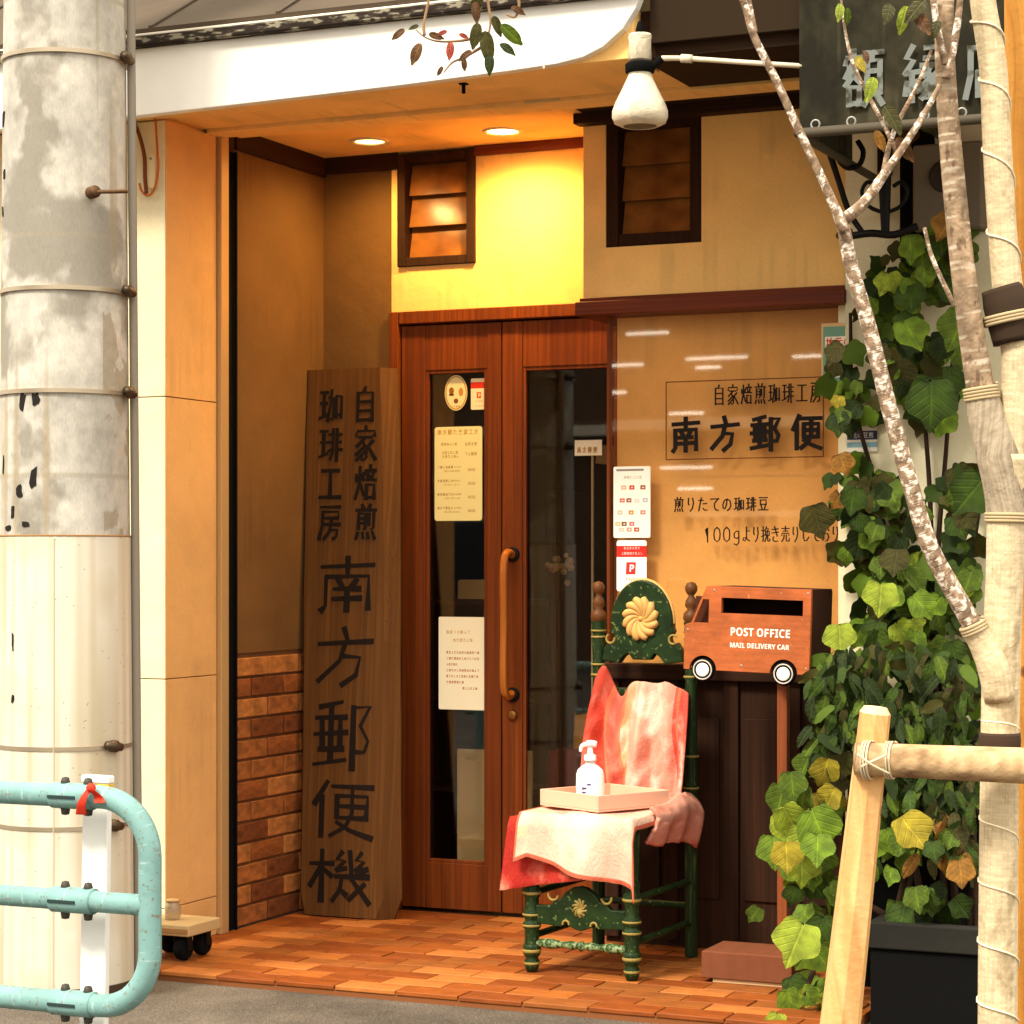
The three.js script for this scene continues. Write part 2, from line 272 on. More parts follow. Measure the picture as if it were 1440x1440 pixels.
function louvreWindow(x0, x1, y0, y1, zf, panes, wide) {
  const w = mesh('window', [block(x0, y0, zf - 0.07, x0 + wide, y1, zf + 0.016), block(x1 - wide, y0, zf - 0.07, x1, y1, zf + 0.016), block(x0 + wide, y0, zf - 0.07, x1 - wide, y0 + wide, zf + 0.013), block(x0 + wide, y1 - wide, zf - 0.07, x1 - wide, y1, zf + 0.013)], M.darkWood, shop);
  const a = x0 + wide, b = x1 - wide, lo = y0 + wide, hi = y1 - wide, st = (hi - lo) / panes;
  for (let i = 0; i < panes; i++) { // frosted louvre blades, each tipped outward at the foot
    const g = new RoundedBoxGeometry(b - a - 0.004, st * 1.06, 0.006, 1, 0.002); boxUV(g); const m = mesh('louvre', g, M.louvre, w);
    m.position.set((a + b) / 2, lo + st * (i + 0.5), zf - 0.03); m.rotation.x = -0.2 - 0.06 * hash(i, 3, 4);
  }
  mesh('backing', [block(a, lo, zf - 0.068, b, hi, zf - 0.06, 0)], M.black, w);
  return w;
}
M.louvre = std({ map: tex(256, 256, (u, v) => mixc([176, 116, 54], [96, 54, 22], fbm(u, v, 3, 4, 91)), [0.4, 0.3]), roughness: 0.22 });
louvreWindow(-0.402, -0.098, 2.29, 2.69, 0.0, 3, 0.032);
{ // the door: a narrow fixed leaf and a wide leaf, glazed
  const fr = mesh('door_frame', [block(-0.43, 0, -0.1, -0.395, 2.13, 0.022), block(-0.395, 2.085, -0.1, 0.55, 2.13, 0.02), block(0.505, 0, -0.1, 0.545, 2.085, 0.02)], M.redWood, shop);
  function leaf(x0, x1, s0, s1) {
    const l = mesh('door_leaf', [block(x0, 0.012, -0.045, x0 + s0, 2.08, 0, 0.004), block(x1 - s1, 0.012, -0.045, x1, 2.08, 0, 0.004), block(x0 + s0, 1.918, -0.043, x1 - s1, 2.08, -0.002, 0.003), block(x0 + s0, 0.012, -0.043, x1 - s1, 0.175, -0.002, 0.003)], M.redWood, shop);
    mesh('glass', [block(x0 + s0 - 0.005, 0.17, -0.026, x1 - s1 + 0.005, 1.925, -0.02, 0)], M.glass, l);
    mesh('glazing_bead', [block(x0 + s0, 0.175, -0.019, x0 + s0 + 0.012, 1.918, -0.004, 0.002), block(x1 - s1 - 0.012, 0.175, -0.019, x1 - s1, 1.918, -0.004, 0.002), block(x0 + s0 + 0.012, 1.906, -0.019, x1 - s1 - 0.012, 1.918, -0.005, 0.002), block(x0 + s0 + 0.012, 0.175, -0.019, x1 - s1 - 0.012, 0.187, -0.005, 0.002)], M.redWood, l);
    return l;
  }
  leaf(-0.392, -0.002, 0.095, 0.055);
  const l = leaf(0.002, 0.502, 0.078, 0.07);
  const hw = woodMat([196, 116, 44], [140, 74, 24], 52, 0.3);
  const h = mesh('handle', [limb([V(0.044, 1.262, 0.0), V(0.044, 1.272, 0.04), V(0.044, 1.255, 0.07), V(0.044, 1.02, 0.075), V(0.044, 0.79, 0.07), V(0.044, 0.772, 0.04), V(0.044, 0.782, 0.0)], [0.014, 0.014, 0.0138, 0.0138, 0.0138, 0.014, 0.014], 12, 6)], hw, l);
  mesh('handle_mount', [lathe([[0, 0.012], [0.024, 0.012], [0.026, 0.006], [0.026, 0]], 18).rotateX(Math.PI / 2).translate(0.044, 0.776, 0), lathe([[0, 0.012], [0.024, 0.012], [0.026, 0.006], [0.026, 0]], 18).rotateX(Math.PI / 2).translate(0.044, 1.266, 0)], M.blackMetal, h);
  mesh('lock', [lathe([[0, 0.014], [0.012, 0.014], [0.018, 0.009], [0.019, 0]], 18).rotateX(Math.PI / 2).translate(0.044, 0.705, 0)], flat([150, 100, 50], 0.35, { metalness: 0.8 }), l);
}
{ // the window bay on the right: plaster above a lintel, shop glass, panelled base
  const bs = shapeOf([[0.452, 2.1], [1.34, 2.1], [1.34, 2.72], [0.452, 2.72]]), bh = new THREE.Path(); [[0.531, 2.265], [0.531, 2.69], [0.861, 2.69], [0.861, 2.265]].forEach(([x, y], i) => i ? bh.lineTo(x, y) : bh.moveTo(x, y)); bh.closePath(); bs.holes.push(bh);
  mesh('bay_wall', [slab(bs, 0.1, 0, BZ - 0.1)], M.warmLitWall, shop); mesh('bay_return', [block(0.452, 2.1, 0.002, 0.5, 2.72, BZ - 0.101, 0)], M.warmLitWall, shop);
  louvreWindow(0.531, 0.861, 2.265, 2.69, BZ - 0.02, 3, 0.042);
  mesh('lintel', [block(0.448, 2.04, 0.004, 1.352, 2.085, BZ + 0.065, 0.004), block(0.452, 2.085, BZ - 0.02, 1.345, 2.1, BZ + 0.035, 0.003)], M.redWoodH, shop);
  const bw = mesh('bay_base', [block(0.528, 0, 0.004, 1.345, 0.91, BZ - 0.012, 0.002)], M.darkWood, shop);
  for (let i = 0; i < 4; i++) { const a = 0.528 + i * 0.204; mesh('base_stile', [block(a, 0.02, BZ - 0.012, a + 0.05, 0.86, BZ + 0.004, 0.003)], M.darkWood, bw); mesh('base_panel', [block(a + 0.066, 0.16, BZ - 0.012, a + 0.188, 0.74, BZ - 0.004, 0.004)], M.darkWood, bw); }
  mesh('base_rail', [block(0.528, 0.86, BZ - 0.012, 1.345, 0.91, BZ + 0.02, 0.003)], M.darkWoodH, bw);
  mesh('bay_post', [block(0.534, 0.91, BZ - 0.03, 0.545, 2.04, BZ, 0.002)], M.redWood, shop); mesh('bay_post', [block(1.315, 0.91, BZ - 0.05, 1.345, 2.04, BZ + 0.012, 0.002)], M.whiteWall, shop); mesh('bay_post', [block(0.528, 0.91, 0.02, 0.545, 2.04, 0.05, 0.002)], M.darkWood, shop);
  const gl = mesh('bay_glass', [block(0.545, 0.91, BZ - 0.016, 1.315, 2.04, BZ - 0.01, 0)], M.glass, shop);
  mesh('side_glass', [block(0.533, 0.91, 0.05, 0.538, 2.04, BZ - 0.05, 0)], M.glass, shop);
  mesh('display_backing', [block(0.548, 0.91, 0.278, 1.345, 2.04, 0.29, 0)], plasterMat([220, 156, 80], 95, 0.1, 0.7), shop);
  // lettering stuck to the glass
  const z = BZ - 0.008, sub = new THREE.Group(); 
  mesh('window_lettering', [
    ...line('自家焙煎珈琲工房', 0.899, 1.805, 0.0385, 0.064, 0.0072, 0.0052, 0.001), ...line('南方郵便', 0.756, 1.702, 0.098, 0.108, 0.036, 0.0155, 0.001),
    ...line('煎りたての珈琲豆', 0.765, 1.447, 0.034, 0.046, 0.0065, 0.0048, 0.001), ...line('100gより挽き売りしております', 0.864, 1.352, 0.029, 0.05, 0.0035, 0.0045, 0.001)].map((g) => g.translate(0, 0, z)), M.ink, gl);
  const o = 0.0016, frame = [[0.738, 1.82, 1.262, 1.82], [1.262, 1.82, 1.262, 1.57], [1.262, 1.57, 0.738, 1.57], [0.738, 1.57, 0.738, 1.82]].map(([a, b, c, d]) => block(Math.min(a, c) - o, Math.min(b, d) - o, z, Math.max(a, c) + o, Math.max(b, d) + o, z + 0.001, 0));
  mesh('lettering_border', frame, flat([96, 44, 16], 0.8), gl);
}
{ // wall beyond the bay
  mesh('corner_wall', [block(1.348, 0, -0.1, 3.4, 2.72, BZ + 0.05, 0.003)], M.whiteWall, shop);
}
{ // soffit, its boards and the two recessed lamps
  const s = mesh('soffit', [block(-0.85, SOF, -0.12, 0.47, SOF + 0.1, 0.60, 0)], M.warmLitWall, shop);
  mesh('soffit_board', [block(-0.71, 2.672, 0.60, 2.9, 2.80, 0.70, 0.003)], M.warmLitWall, s);
  mesh('soffit_board', [block(-0.71, 2.655, 0.706, 2.9, 2.80, 0.80, 0.003)], M.warmLitWall, s);
  mesh('soffit_board', [block(-0.80, 2.668, 0.806, 0.98, 2.80, 1.05, 0.003)], M.warmLitWall, s);
  mesh('soffit_board', [block(-2.6, 2.658, 1.056, 0.98, 2.80, 1.27, 0.003)], M.warmLitWall, s);
  mesh('dark_soffit', [block(0.983, 2.664, 0.806, 2.9, 2.8, 1.22, 0.002)], M.darkSoffit, shop);
  mesh('dark_soffit', [block(0.472, 2.70, -0.1, 3.4, 2.8, 0.60, 0)], M.darkSoffit, shop);
  mesh('bay_cornice', [block(0.44, 2.665, BZ, 1.36, 2.70, BZ + 0.06, 0.003)], M.darkWoodH, shop);
  const stain = mesh('label_plate', [block(0.44, 2.66, 0.8005, 0.56, 2.69, 0.804, 0.001)], flat([214, 184, 130], 0.7), shop);
  for (const [x, zz, power, glow] of [[-0.391, 0.245, 0.8, 2.2], [0.108, 0.23, 2.2, 14]]) {
    const d = new THREE.Group(); d.name = 'downlight'; d.position.set(x, SOF, zz); shop.add(d);
    mesh('trim', [lathe([[0.052, 0], [0.055, -0.006], [0.068, -0.007], [0.07, 0]], 28)], flat([226, 205, 160], 0.4), d);
    const b = mesh('lamp', [lathe([[0.0, -0.004], [0.04, -0.0035], [0.052, -0.001]], 24)], std({ color: 0xffffff, emissive: new THREE.Color(1, 0.66, 0.24), emissiveIntensity: glow, side: THREE.DoubleSide }), d);
    const L = new THREE.SpotLight(new THREE.Color(1, 0.62, 0.2), power, 0, 1.45, 0.7, 2); L.position.set(0, -0.012, 0); L.target.position.set(0, -2, 0.05); L.castShadow = true; L.shadow.radius = 2; d.add(L, L.target);
  }
}
{ // eaves: white valance that curves up at its end, gutter, tin roof, wall over it
  const pts = [[-2.6, 2.615], [-0.658, 2.618], [0.254, 2.636], [0.62, 2.648], [0.76, 2.655], [0.84, 2.667], [0.9, 2.69], [0.96, 2.735], [1.0, 2.79], [1.015, 2.826], [-2.6, 2.826]];
  mesh('valance', [slab(shapeOf(pts), 0.03, 0.003, 1.272)], std({ map: tex(256, 256, (u, v) => scl([238, 234, 224], 0.94 + 0.1 * fbm(u, v, 4, 4, 77)), [0.8, 0.8]), roughness: 0.6 }), shop);
  for (const x of [-0.35, 0.28, 0.72]) { mesh('valance_joint', [block(x - 0.003, 2.645, 1.3015, x + 0.003, 2.824, 1.3045, 0.001)], flat([206, 198, 182], 0.7), shop); for (const y of [2.68, 2.79]) mesh('valance_screw', [lathe([[0, 0.003], [0.004, 0.002], [0.005, 0]], 10).rotateX(Math.PI / 2).translate(x + 0.02, y, 1.302)], M.galv, shop); }
  const rust = std({ map: tex(512, 128, (u, v) => { const k = fbm(u, v, 16, 4, 101); return k > 0.56 ? mixc([50, 42, 34], [136, 128, 108], Math.min(1, (k - 0.56) * 9)) : scl([44, 35, 28], 0.6 + k); }, [0.6, 0.15]), roughness: 0.85, bumpMap: bumpFine, bumpScale: 0.004 });
  mesh('gutter', [block(-2.6, 2.826, 1.24, 1.02, 2.858, 1.335, 0.006)], rust, shop);
  mesh('drip_edge', [block(-2.6, 2.8585, 1.23, 1.02, 2.866, 1.328, 0.002)], flat([226, 216, 196], 0.5), shop);
  const tin = plasterMat([84, 72, 60], 105, 0.14, 0.8), a = 0.5;
  const roof = mesh('roof', [boxUV(new THREE.BoxGeometry(3.62, 0.02, 1.0)).translate(-0.79, 0, -0.5).rotateX(a).translate(0, 2.875, 1.31)], tin, shop);
  for (let i = 0; i < 8; i++) mesh('roof_seam', [block(-2.4 + i * 0.45, 0.01, -1.0, -2.385 + i * 0.45, 0.018, 0.0, 0.002).rotateX(a).translate(0, 2.875, 1.31)], tin, roof);
  mesh('upper_wall', [block(-3, 2.80, 0.3, 3.6, 6.5, 0.45, 0)], M.whiteWall, shop);
  mesh('shade_panel', [block(1.022, 2.70, 1.222, 2.9, 3.7, 1.25, 0.002)], flat([44, 31, 17], 0.95), shop);  // dark board standing in for the shadowed upper wall beyond the valance
}
{ // the room behind the glass
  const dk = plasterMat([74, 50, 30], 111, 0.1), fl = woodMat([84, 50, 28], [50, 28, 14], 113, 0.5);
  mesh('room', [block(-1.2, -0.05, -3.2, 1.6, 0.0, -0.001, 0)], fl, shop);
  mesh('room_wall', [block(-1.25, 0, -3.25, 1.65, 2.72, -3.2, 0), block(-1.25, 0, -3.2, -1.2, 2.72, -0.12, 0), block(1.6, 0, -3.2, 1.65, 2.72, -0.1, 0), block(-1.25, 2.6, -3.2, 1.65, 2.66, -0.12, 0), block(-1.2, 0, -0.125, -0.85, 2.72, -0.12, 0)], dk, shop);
}
{ // across the street: what the glass mirrors
  const o = thing('opposite_building', 'brown building across the street mirrored in the shop glass', 'building', [0, -0.03, 17]), wl = plasterMat([92, 70, 52], 601, 0.1), band = flat([214, 202, 178], 0.7);
  mesh('wall', [block(-16, 0, 0, -2.6, 8.5, 6, 0)], wl, o);
  for (let f = 0; f < 3; f++) { mesh('ledge', [block(-16, 2.7 + f * 2.7, -0.25, -2.6, 2.82 + f * 2.7, 0, 0.01)], band, o); for (let i = 0; i < 4; i++) { const w = mesh('window', [block(-15.4 + i * 3.4, 0.9 + f * 2.7, -0.04, -13.6 + i * 3.4, 2.2 + f * 2.7, 0, 0.01)], flat([40, 42, 44], 0.2), o); mesh('blind', [block(-15.3 + i * 3.4, 1.75 + f * 2.7, -0.06, -13.7 + i * 3.4, 1.82 + f * 2.7, -0.042, 0)], band, w); } }
  const lit = std({ color: 0xffffff, emissive: new THREE.Color(1, 0.9, 0.7), emissiveIntensity: 2.6 });
  for (const [y, x0, x1] of [[3.76, -5.8, -5.3], [3.46, -5.1, -4.4], [3.36, -5.0, -4.7], [3.42, -6.0, -5.6], [3.12, -6.0, -5.8], [2.87, -5.3, -4.9], [2.74, -6.0, -5.6], [3.44, -3.9, -3.4], [2.28, -5.4, -4.8], [2.05, -5.2, -4.8]]) { const t = mesh('tube_lamp', [block(x0, y, -0.14, x1, y + 0.03, -0.1, 0.01)], lit, o); mesh('lamp_bracket', [block((x0 + x1) / 2 - 0.05, y + 0.01, -0.098, (x0 + x1) / 2 + 0.05, y + 0.04, 0, 0)], band, t); }
}
// ================================================================ things seen through the door glass
{
  const c = thing('low_screen', 'pale cream screen board low behind the narrow door glass', 'screen', [-0.16, 0.0, -0.24], 0.05);
  mesh('screen_panel', [block(-0.12, 0.03, -0.01, 0.17, 0.56, 0.01, 0.004)], flat([186, 150, 96], 0.8), c);
  mesh('foot', [block(-0.1, 0, -0.06, -0.07, 0.03, 0.06, 0.004)], M.darkWood, c); mesh('foot', [block(0.1, 0, -0.06, 0.13, 0.03, 0.06, 0.004)], M.darkWood, c);
  const sh = thing('display_shelf', 'dark wooden shelf standing inside the narrow door glass', 'shelf', [-0.27, 0, -0.55]);
  for (const y of [0.4, 0.74, 1.1]) mesh('shelf_board', [block(-0.24, y - 0.02, -0.13, 0.28, y, 0.13, 0.003)], M.darkWoodH, sh);
  for (const x of [-0.26, 0.28]) mesh('side_panel', [block(x, 0, -0.13, x + 0.02, 1.5, 0.13, 0.003)], M.darkWood, sh);
  const b = thing('paper_bag', 'tan paper box on the dark shelf behind the narrow door glass', 'box', [-0.335, 1.1, -0.5], 0.1);
  mesh('carton', [block(-0.055, 0, -0.04, 0.055, 0.07, 0.04, 0.003)], flat([196, 148, 84], 0.85), b); mesh('flap', [block(-0.05, 0.07, -0.035, 0.05, 0.073, 0.036, 0)], flat([214, 170, 106], 0.85), b);
  const k = thing('price_card', 'small tan card tilted on the shelf beside the paper box', 'card', [-0.225, 1.1, -0.47], -0.15);
  mesh('card_face', [block(-0.045, 0, -0.002, 0.04, 0.055, 0.002, 0).rotateX(-0.3).translate(0, 0.075, 0)], flat([206, 160, 98], 0.85), k); mesh('stand', [block(-0.03, 0, -0.02, 0.03, 0.076, -0.014, 0.002)], M.darkWood, k);
  const cd = thing('name_card', 'white counter card on a thin stem behind the wide door glass', 'card', [0.285, 0, -0.09], 0);
  mesh('card_face', [block(-0.044, 1.61, -0.002, 0.058, 1.664, 0.002, 0)], M.paper, cd); mesh('stem', [bar(V(0.02, 0.02, -0.006), V(0.02, 1.61, -0.006), 0.005, 8)], flat([150, 130, 96], 0.5), cd); mesh('base', [lathe([[0, 0.02], [0.06, 0.018], [0.08, 0]], 20).translate(0.02, 0, -0.006)], M.darkWood, cd);
  mesh('print', line('南方郵便', -0.034, 1.64, 0.014, 0.02, 0.006, 0.0026, 0.0008).map((g) => g.translate(0, 0, 0.0024)), flat([168, 130, 80], 0.8), cd);
  const ps = thing('leaning_menu', 'small tan menu sheet propped up behind the wide door glass', 'menu', [0.15, 0, -0.6], 0.2);
  mesh('menu_sheet', [block(-0.055, 0, -0.002, 0.055, 0.07, 0.002, 0).rotateZ(-0.1).translate(0.02, 1.6, 0)], flat([176, 130, 76], 0.85), ps); mesh('pole', [bar(V(0.02, 0.02, -0.006), V(0.02, 1.62, -0.006), 0.006, 8)], M.darkWood, ps); mesh('base', [lathe([[0, 0.02], [0.1, 0.018], [0.12, 0]], 20)], M.darkWood, ps);
  const st = thing('cafe_stool', 'dark red upholstered seat inside the wide door glass', 'stool', [0.17, 0, -0.42], 0.1);
  mesh('cushion', [block(-0.15, 0.33, -0.15, 0.15, 0.56, 0.1, 0.03)], flat([92, 22, 18], 0.9), st); for (const [x, zz] of [[-0.12, -0.12], [0.12, -0.12], [-0.12, 0.07], [0.12, 0.07]]) mesh('leg', [block(x - 0.015, 0, zz - 0.015, x + 0.015, 0.34, zz + 0.015, 0.003)], M.darkWood, st);
  const tb = thing('coffee_bag', 'yellowish coffee bag resting on the dark red seat', 'bag', [0.15, 0.56, -0.42], 0.15);
  mesh('bag_body', [sheet((u, v) => { const a = u * 6.2832, t = v; return V(Math.cos(a) * (0.05 - 0.006 * t), t * 0.13, Math.sin(a) * 0.03 * (1 - t * 0.85)); }, 20, 6, 0.002)], flat([178, 122, 46], 0.6), tb);
  mesh('clip', [block(-0.04, 0.122, -0.006, 0.04, 0.134, 0.006, 0.002)], M.darkWood, tb);
  const wf = thing('wall_ornament', 'pale dried flower bunch on a dark stand behind the wide door glass', 'ornament', [0.11, 0, -0.28]);
  const fl = []; for (let i = 0; i < 16; i++) fl.push(new THREE.IcosahedronGeometry(rr(0.008, 0.018), 0).scale(1, 1, 0.6).translate(rr(-0.05, 0.04), rr(1.16, 1.27), rr(-0.03, 0.03)));
  mesh('flower_heads', fl.map(boxUV), flat([132, 100, 62], 0.9), wf); mesh('stems', [bar(V(0, 0.02, 0), V(-0.01, 1.22, 0), 0.006, 6)], M.darkWood, wf); mesh('base', [lathe([[0, 0.02], [0.05, 0.018], [0.06, 0]], 20)], M.darkWood, wf);
}
// ================================================================ notices on the glass
function poster(name, label, category, x0, y0, x1, y1, z, draw, px = 256, round = 0, group) {
  const w = x1 - x0, h = y1 - y0, cv = document.createElement('canvas'); cv.width = px; cv.height = Math.round(px * h / w); const c = cv.getContext('2d');
  draw(c, cv.width, cv.height); const t = new THREE.CanvasTexture(cv); t.colorSpace = THREE.SRGBColorSpace;
  let g; if (round === 'oval') { const q = []; for (let i = 0; i < 40; i++) q.push([w / 2 + Math.cos(i / 40 * 6.2832) * w / 2, h / 2 + Math.sin(i / 40 * 6.2832) * h / 2]); const s = shapeOf(q); g = new THREE.ExtrudeGeometry(s, { depth: 0.0015, bevelEnabled: false, curveSegments: 24 }); }
  else { const s = new THREE.Shape(), r = round || 0.001; s.moveTo(r, 0); s.lineTo(w - r, 0); s.quadraticCurveTo(w, 0, w, r); s.lineTo(w, h - r); s.quadraticCurveTo(w, h, w - r, h); s.lineTo(r, h); s.quadraticCurveTo(0, h, 0, h - r); s.lineTo(0, r); s.quadraticCurveTo(0, 0, r, 0); g = new THREE.ExtrudeGeometry(s, { depth: 0.0015, bevelEnabled: false }); }
  const p = g.attributes.position, uv = g.attributes.uv; for (let i = 0; i < p.count; i++) uv.setXY(i, p.getX(i) / w, p.getY(i) / h);
  const m = mesh(name, g, std({ map: t, roughness: 0.6 })); m.position.set(x0, y0, z); return tag(m, label, category, group);
}
function ck(c, ch, x, y, w, h, pen, col) { c.strokeStyle = col; c.lineWidth = pen; c.lineCap = 'round'; c.lineJoin = 'round'; for (const s of strokesOf(ch)) { c.beginPath(); s.forEach(([a, b], i) => i ? c.lineTo(x + a / 100 * w, y + b / 100 * h) : c.moveTo(x + a / 100 * w, y + b / 100 * h)); c.stroke(); } }
function fill(c, col, x, y, w, h) { c.fillStyle = col; c.fillRect(x, y, w, h); }
const POOL = '自家焙煎珈琲工房南方郵便りたての豆よき売しおまふ元地';
let pk = 5; function fuzz(c, x, y, w, h, col) { const n = Math.max(1, Math.round(w / (h * 1.08))); for (let i = 0; i < n; i++) ck(c, POOL[(pk = pk * 7 + 3 & 1023) % POOL.length], x + i * w / n, y, h * 0.9, h, Math.max(1, h * 0.1), col); }
const ZG = -0.0185;
poster('oval_sticker', 'oval cream sticker with small brown pictures at the top of the door glass', 'sticker', -0.228, 1.775, -0.14, 1.90, ZG, (c, w, h) => {
  fill(c, '#e8d8a0', 0, 0, w, h); c.strokeStyle = '#b98a3c'; c.lineWidth = 10; c.beginPath(); c.ellipse(w / 2, h / 2, w * 0.45, h * 0.46, 0, 0, 7); c.stroke();
  c.fillStyle = '#8a5a20'; c.beginPath(); c.ellipse(w * 0.3, h * 0.44, w * 0.11, h * 0.1, 0, 0, 7); c.fill(); c.fillStyle = '#4a2a10'; c.fillRect(w * 0.2, h * 0.52, w * 0.2, h * 0.06); c.fillStyle = '#c08038'; c.beginPath(); c.ellipse(w * 0.72, h * 0.48, w * 0.1, h * 0.12, 0, 0, 7); c.fill(); c.fillStyle = '#7a4418'; c.beginPath(); c.ellipse(w * 0.5, h * 0.73, w * 0.1, h * 0.07, 0, 0, 7); c.fill(); fuzz(c, w * 0.3, h * 0.86, w * 0.4, h * 0.06, '#9a6a28'); }, 192, 'oval');
poster('door_sticker', 'small white sticker with a red band beside the oval sticker on the door glass', 'sticker', -0.126, 1.776, -0.062, 1.886, ZG, (c, w, h) => {
  fill(c, '#ecdcb4', 0, 0, w, h); fill(c, '#c8301c', 0, h * 0.12, w, h * 0.2); fill(c, '#cf5a26', w * 0.36, h * 0.44, w * 0.26, h * 0.2); c.fillStyle = '#ecdcb4'; c.font = 'bold ' + h * 0.16 + 'px sans-serif'; c.fillText('P', w * 0.43, h * 0.6); fuzz(c, w * 0.28, h * 0.7, w * 0.44, h * 0.06, '#b08a50'); fuzz(c, w * 0.2, h * 0.86, w * 0.6, h * 0.05, '#b08a50'); }, 160, 0.006);
poster('menu_sheet', 'tall cream menu sheet with two columns of prices on the door glass', 'menu', -0.268, 1.385, -0.082, 1.718, ZG, (c, w, h) => {
  fill(c, '#ebdf9e', 0, 0, w, h); fuzz(c, w * 0.06, h * 0.03, w * 0.88, h * 0.055, '#b8842c'); fuzz(c, w * 0.14, h * 0.17, w * 0.34, h * 0.03, '#a88a3a'); fuzz(c, w * 0.64, h * 0.17, w * 0.26, h * 0.035, '#a88a3a'); fuzz(c, w * 0.16, h * 0.26, w * 0.34, h * 0.03, '#a88a3a'); fuzz(c, w * 0.16, h * 0.3, w * 0.36, h * 0.03, '#a88a3a'); fuzz(c, w * 0.64, h * 0.275, w * 0.26, h * 0.035, '#a88a3a');
  for (let i = 0; i < 4; i++) { const y = h * (0.415 + i * 0.145); fuzz(c, w * 0.06, y, w * 0.34, h * 0.028, '#94601c'); fuzz(c, w * 0.4, y + h * 0.005, w * 0.16, h * 0.018, '#b48a40'); fuzz(c, w * 0.2, y + h * 0.045, w * 0.34, h * 0.02, '#b89a50'); c.fillStyle = '#96641f'; c.font = h * 0.04 + 'px sans-serif'; c.fillText('¥' + (450 + i * 50), w * 0.7, y + h * 0.06); } }, 320, 0.012);
poster('notice_sheet', 'plain white notice with lines of brown text low on the door glass', 'notice', -0.252, 0.717, -0.066, 1.045, ZG, (c, w, h) => {
  fill(c, '#efe6c6', 0, 0, w, h); fuzz(c, w * 0.16, h * 0.145, w * 0.52, h * 0.038, '#bf9a58'); fuzz(c, w * 0.3, h * 0.23, w * 0.42, h * 0.038, '#bf9a58');
  [[0.16, 0.7], [0.16, 0.7], [0.16, 0.24], [0.16, 0.7], [0.16, 0.68], [0.16, 0.38], [0.5, 0.32]].forEach(([x, l], i) => fuzz(c, w * x, h * (0.37 + i * 0.064), w * l, h * 0.028, '#9c4a18')); }, 320, 0.006);
const ZB = BZ - 0.0075;
poster('payment_sheet', 'white payment sheet with rows of small coloured marks on the bay glass', 'notice', 0.556, 1.318, 0.684, 1.55, ZB, (c, w, h) => {
  fill(c, '#f2ead8', 0, 0, w, h); fill(c, '#8c8078', w * 0.08, h * 0.035, w * 0.74, h * 0.03); fuzz(c, w * 0.28, h * 0.13, w * 0.5, h * 0.045, '#b0a080');
  const q = [[0.28, 0.3, '#d8a888'], [0.5, 0.3, '#c8402c'], [0.8, 0.3, '#9a5a3c'], [0.24, 0.48, '#cc6a58'], [0.42, 0.48, '#9a5a44'], [0.64, 0.49, '#d4c8b8'], [0.86, 0.48, '#b8b0b8'], [0.18, 0.65, '#c8b8a0'], [0.48, 0.65, '#c08a40'], [0.8, 0.65, '#c88078'], [0.12, 0.81, '#d0b080'], [0.29, 0.81, '#7a4a2c'], [0.5, 0.81, '#c86a60'], [0.22, 0.89, '#c8b8a8'], [0.43, 0.89, '#c89078'], [0.63, 0.89, '#b05038']];
  for (const [x, y, k] of q) { fill(c, k, w * (x - 0.07), h * (y - 0.035), w * 0.14, h * 0.06); fill(c, '#f0e4d4', w * (x - 0.02), h * (y - 0.012), w * 0.05, h * 0.016); } }, 256, 0.006);
poster('wallet_sticker', 'white sticker with a red band and red square logo under the payment sheet', 'sticker', 0.567, 1.144, 0.671, 1.31, ZB, (c, w, h) => {
  fill(c, '#f4eee2', 0, 0, w, h); fill(c, '#cc2a20', 0, h * 0.11, w, h * 0.22); fuzz(c, w * 0.24, h * 0.13, w * 0.56, h * 0.05, '#f4d8c8'); fuzz(c, w * 0.16, h * 0.23, w * 0.72, h * 0.055, '#f4d8c8');
  c.save(); c.transform(1, 0, -0.06, 1, w * 0.03, 0); fill(c, '#d2302a', w * 0.34, h * 0.43, w * 0.32, h * 0.24); c.fillStyle = '#f6eee6'; c.font = 'bold ' + h * 0.2 + 'px sans-serif'; c.fillText('P', w * 0.43, h * 0.62); c.restore();
  c.fillStyle = '#b08a70'; c.font = 'bold ' + h * 0.085 + 'px sans-serif'; c.fillText('PayPay', w * 0.3, h * 0.79); fuzz(c, w * 0.3, h * 0.9, w * 0.4, h * 0.035, '#b0a090'); }, 224, 0.01);
poster('green_poster', 'green poster with large red and white lettering at the edge of the bay glass', 'poster', 1.262, 1.775, 1.362, 1.985, BZ + 0.0135, (c, w, h) => {
  fill(c, '#6f9c84', 0, 0, w, h); fill(c, '#d8b07a', 0, 0, w, h * 0.05); fill(c, '#d8b07a', 0, 0, w * 0.06, h); fill(c, '#f0e2cc', w * 0.12, h * 0.2, w, h * 0.16); [...'地元の'].forEach((k, i) => ck(c, k, w * (0.15 + i * 0.28), h * 0.215, w * 0.25, h * 0.13, w * 0.035, '#c8442c'));
  ck(c, 'ふ', w * 0.2, h * 0.44, w * 0.6, h * 0.36, w * 0.2, '#f4ead8'); ck(c, 'ふ', w * 0.2, h * 0.44, w * 0.6, h * 0.36, w * 0.1, '#c8301c'); }, 224);
poster('lower_leaflet', 'white leaflet with a dark blue strip under the green poster', 'leaflet', 1.275, 1.58, 1.375, 1.74, BZ + 0.056, (c, w, h) => { fill(c, '#ece4d0', 0, 0, w, h); fuzz(c, w * 0.25, h * 0.2, w * 0.6, h * 0.14, '#d0a890'); fill(c, '#3a3a5c', w * 0.05, h * 0.6, w * 0.95, h * 0.17); fuzz(c, w * 0.2, h * 0.63, w * 0.7, h * 0.11, '#e8e0d0'); fill(c, '#8ab0b8', w * 0.05, h * 0.82, w, h * 0.1); }, 160).position.x = 1.352;
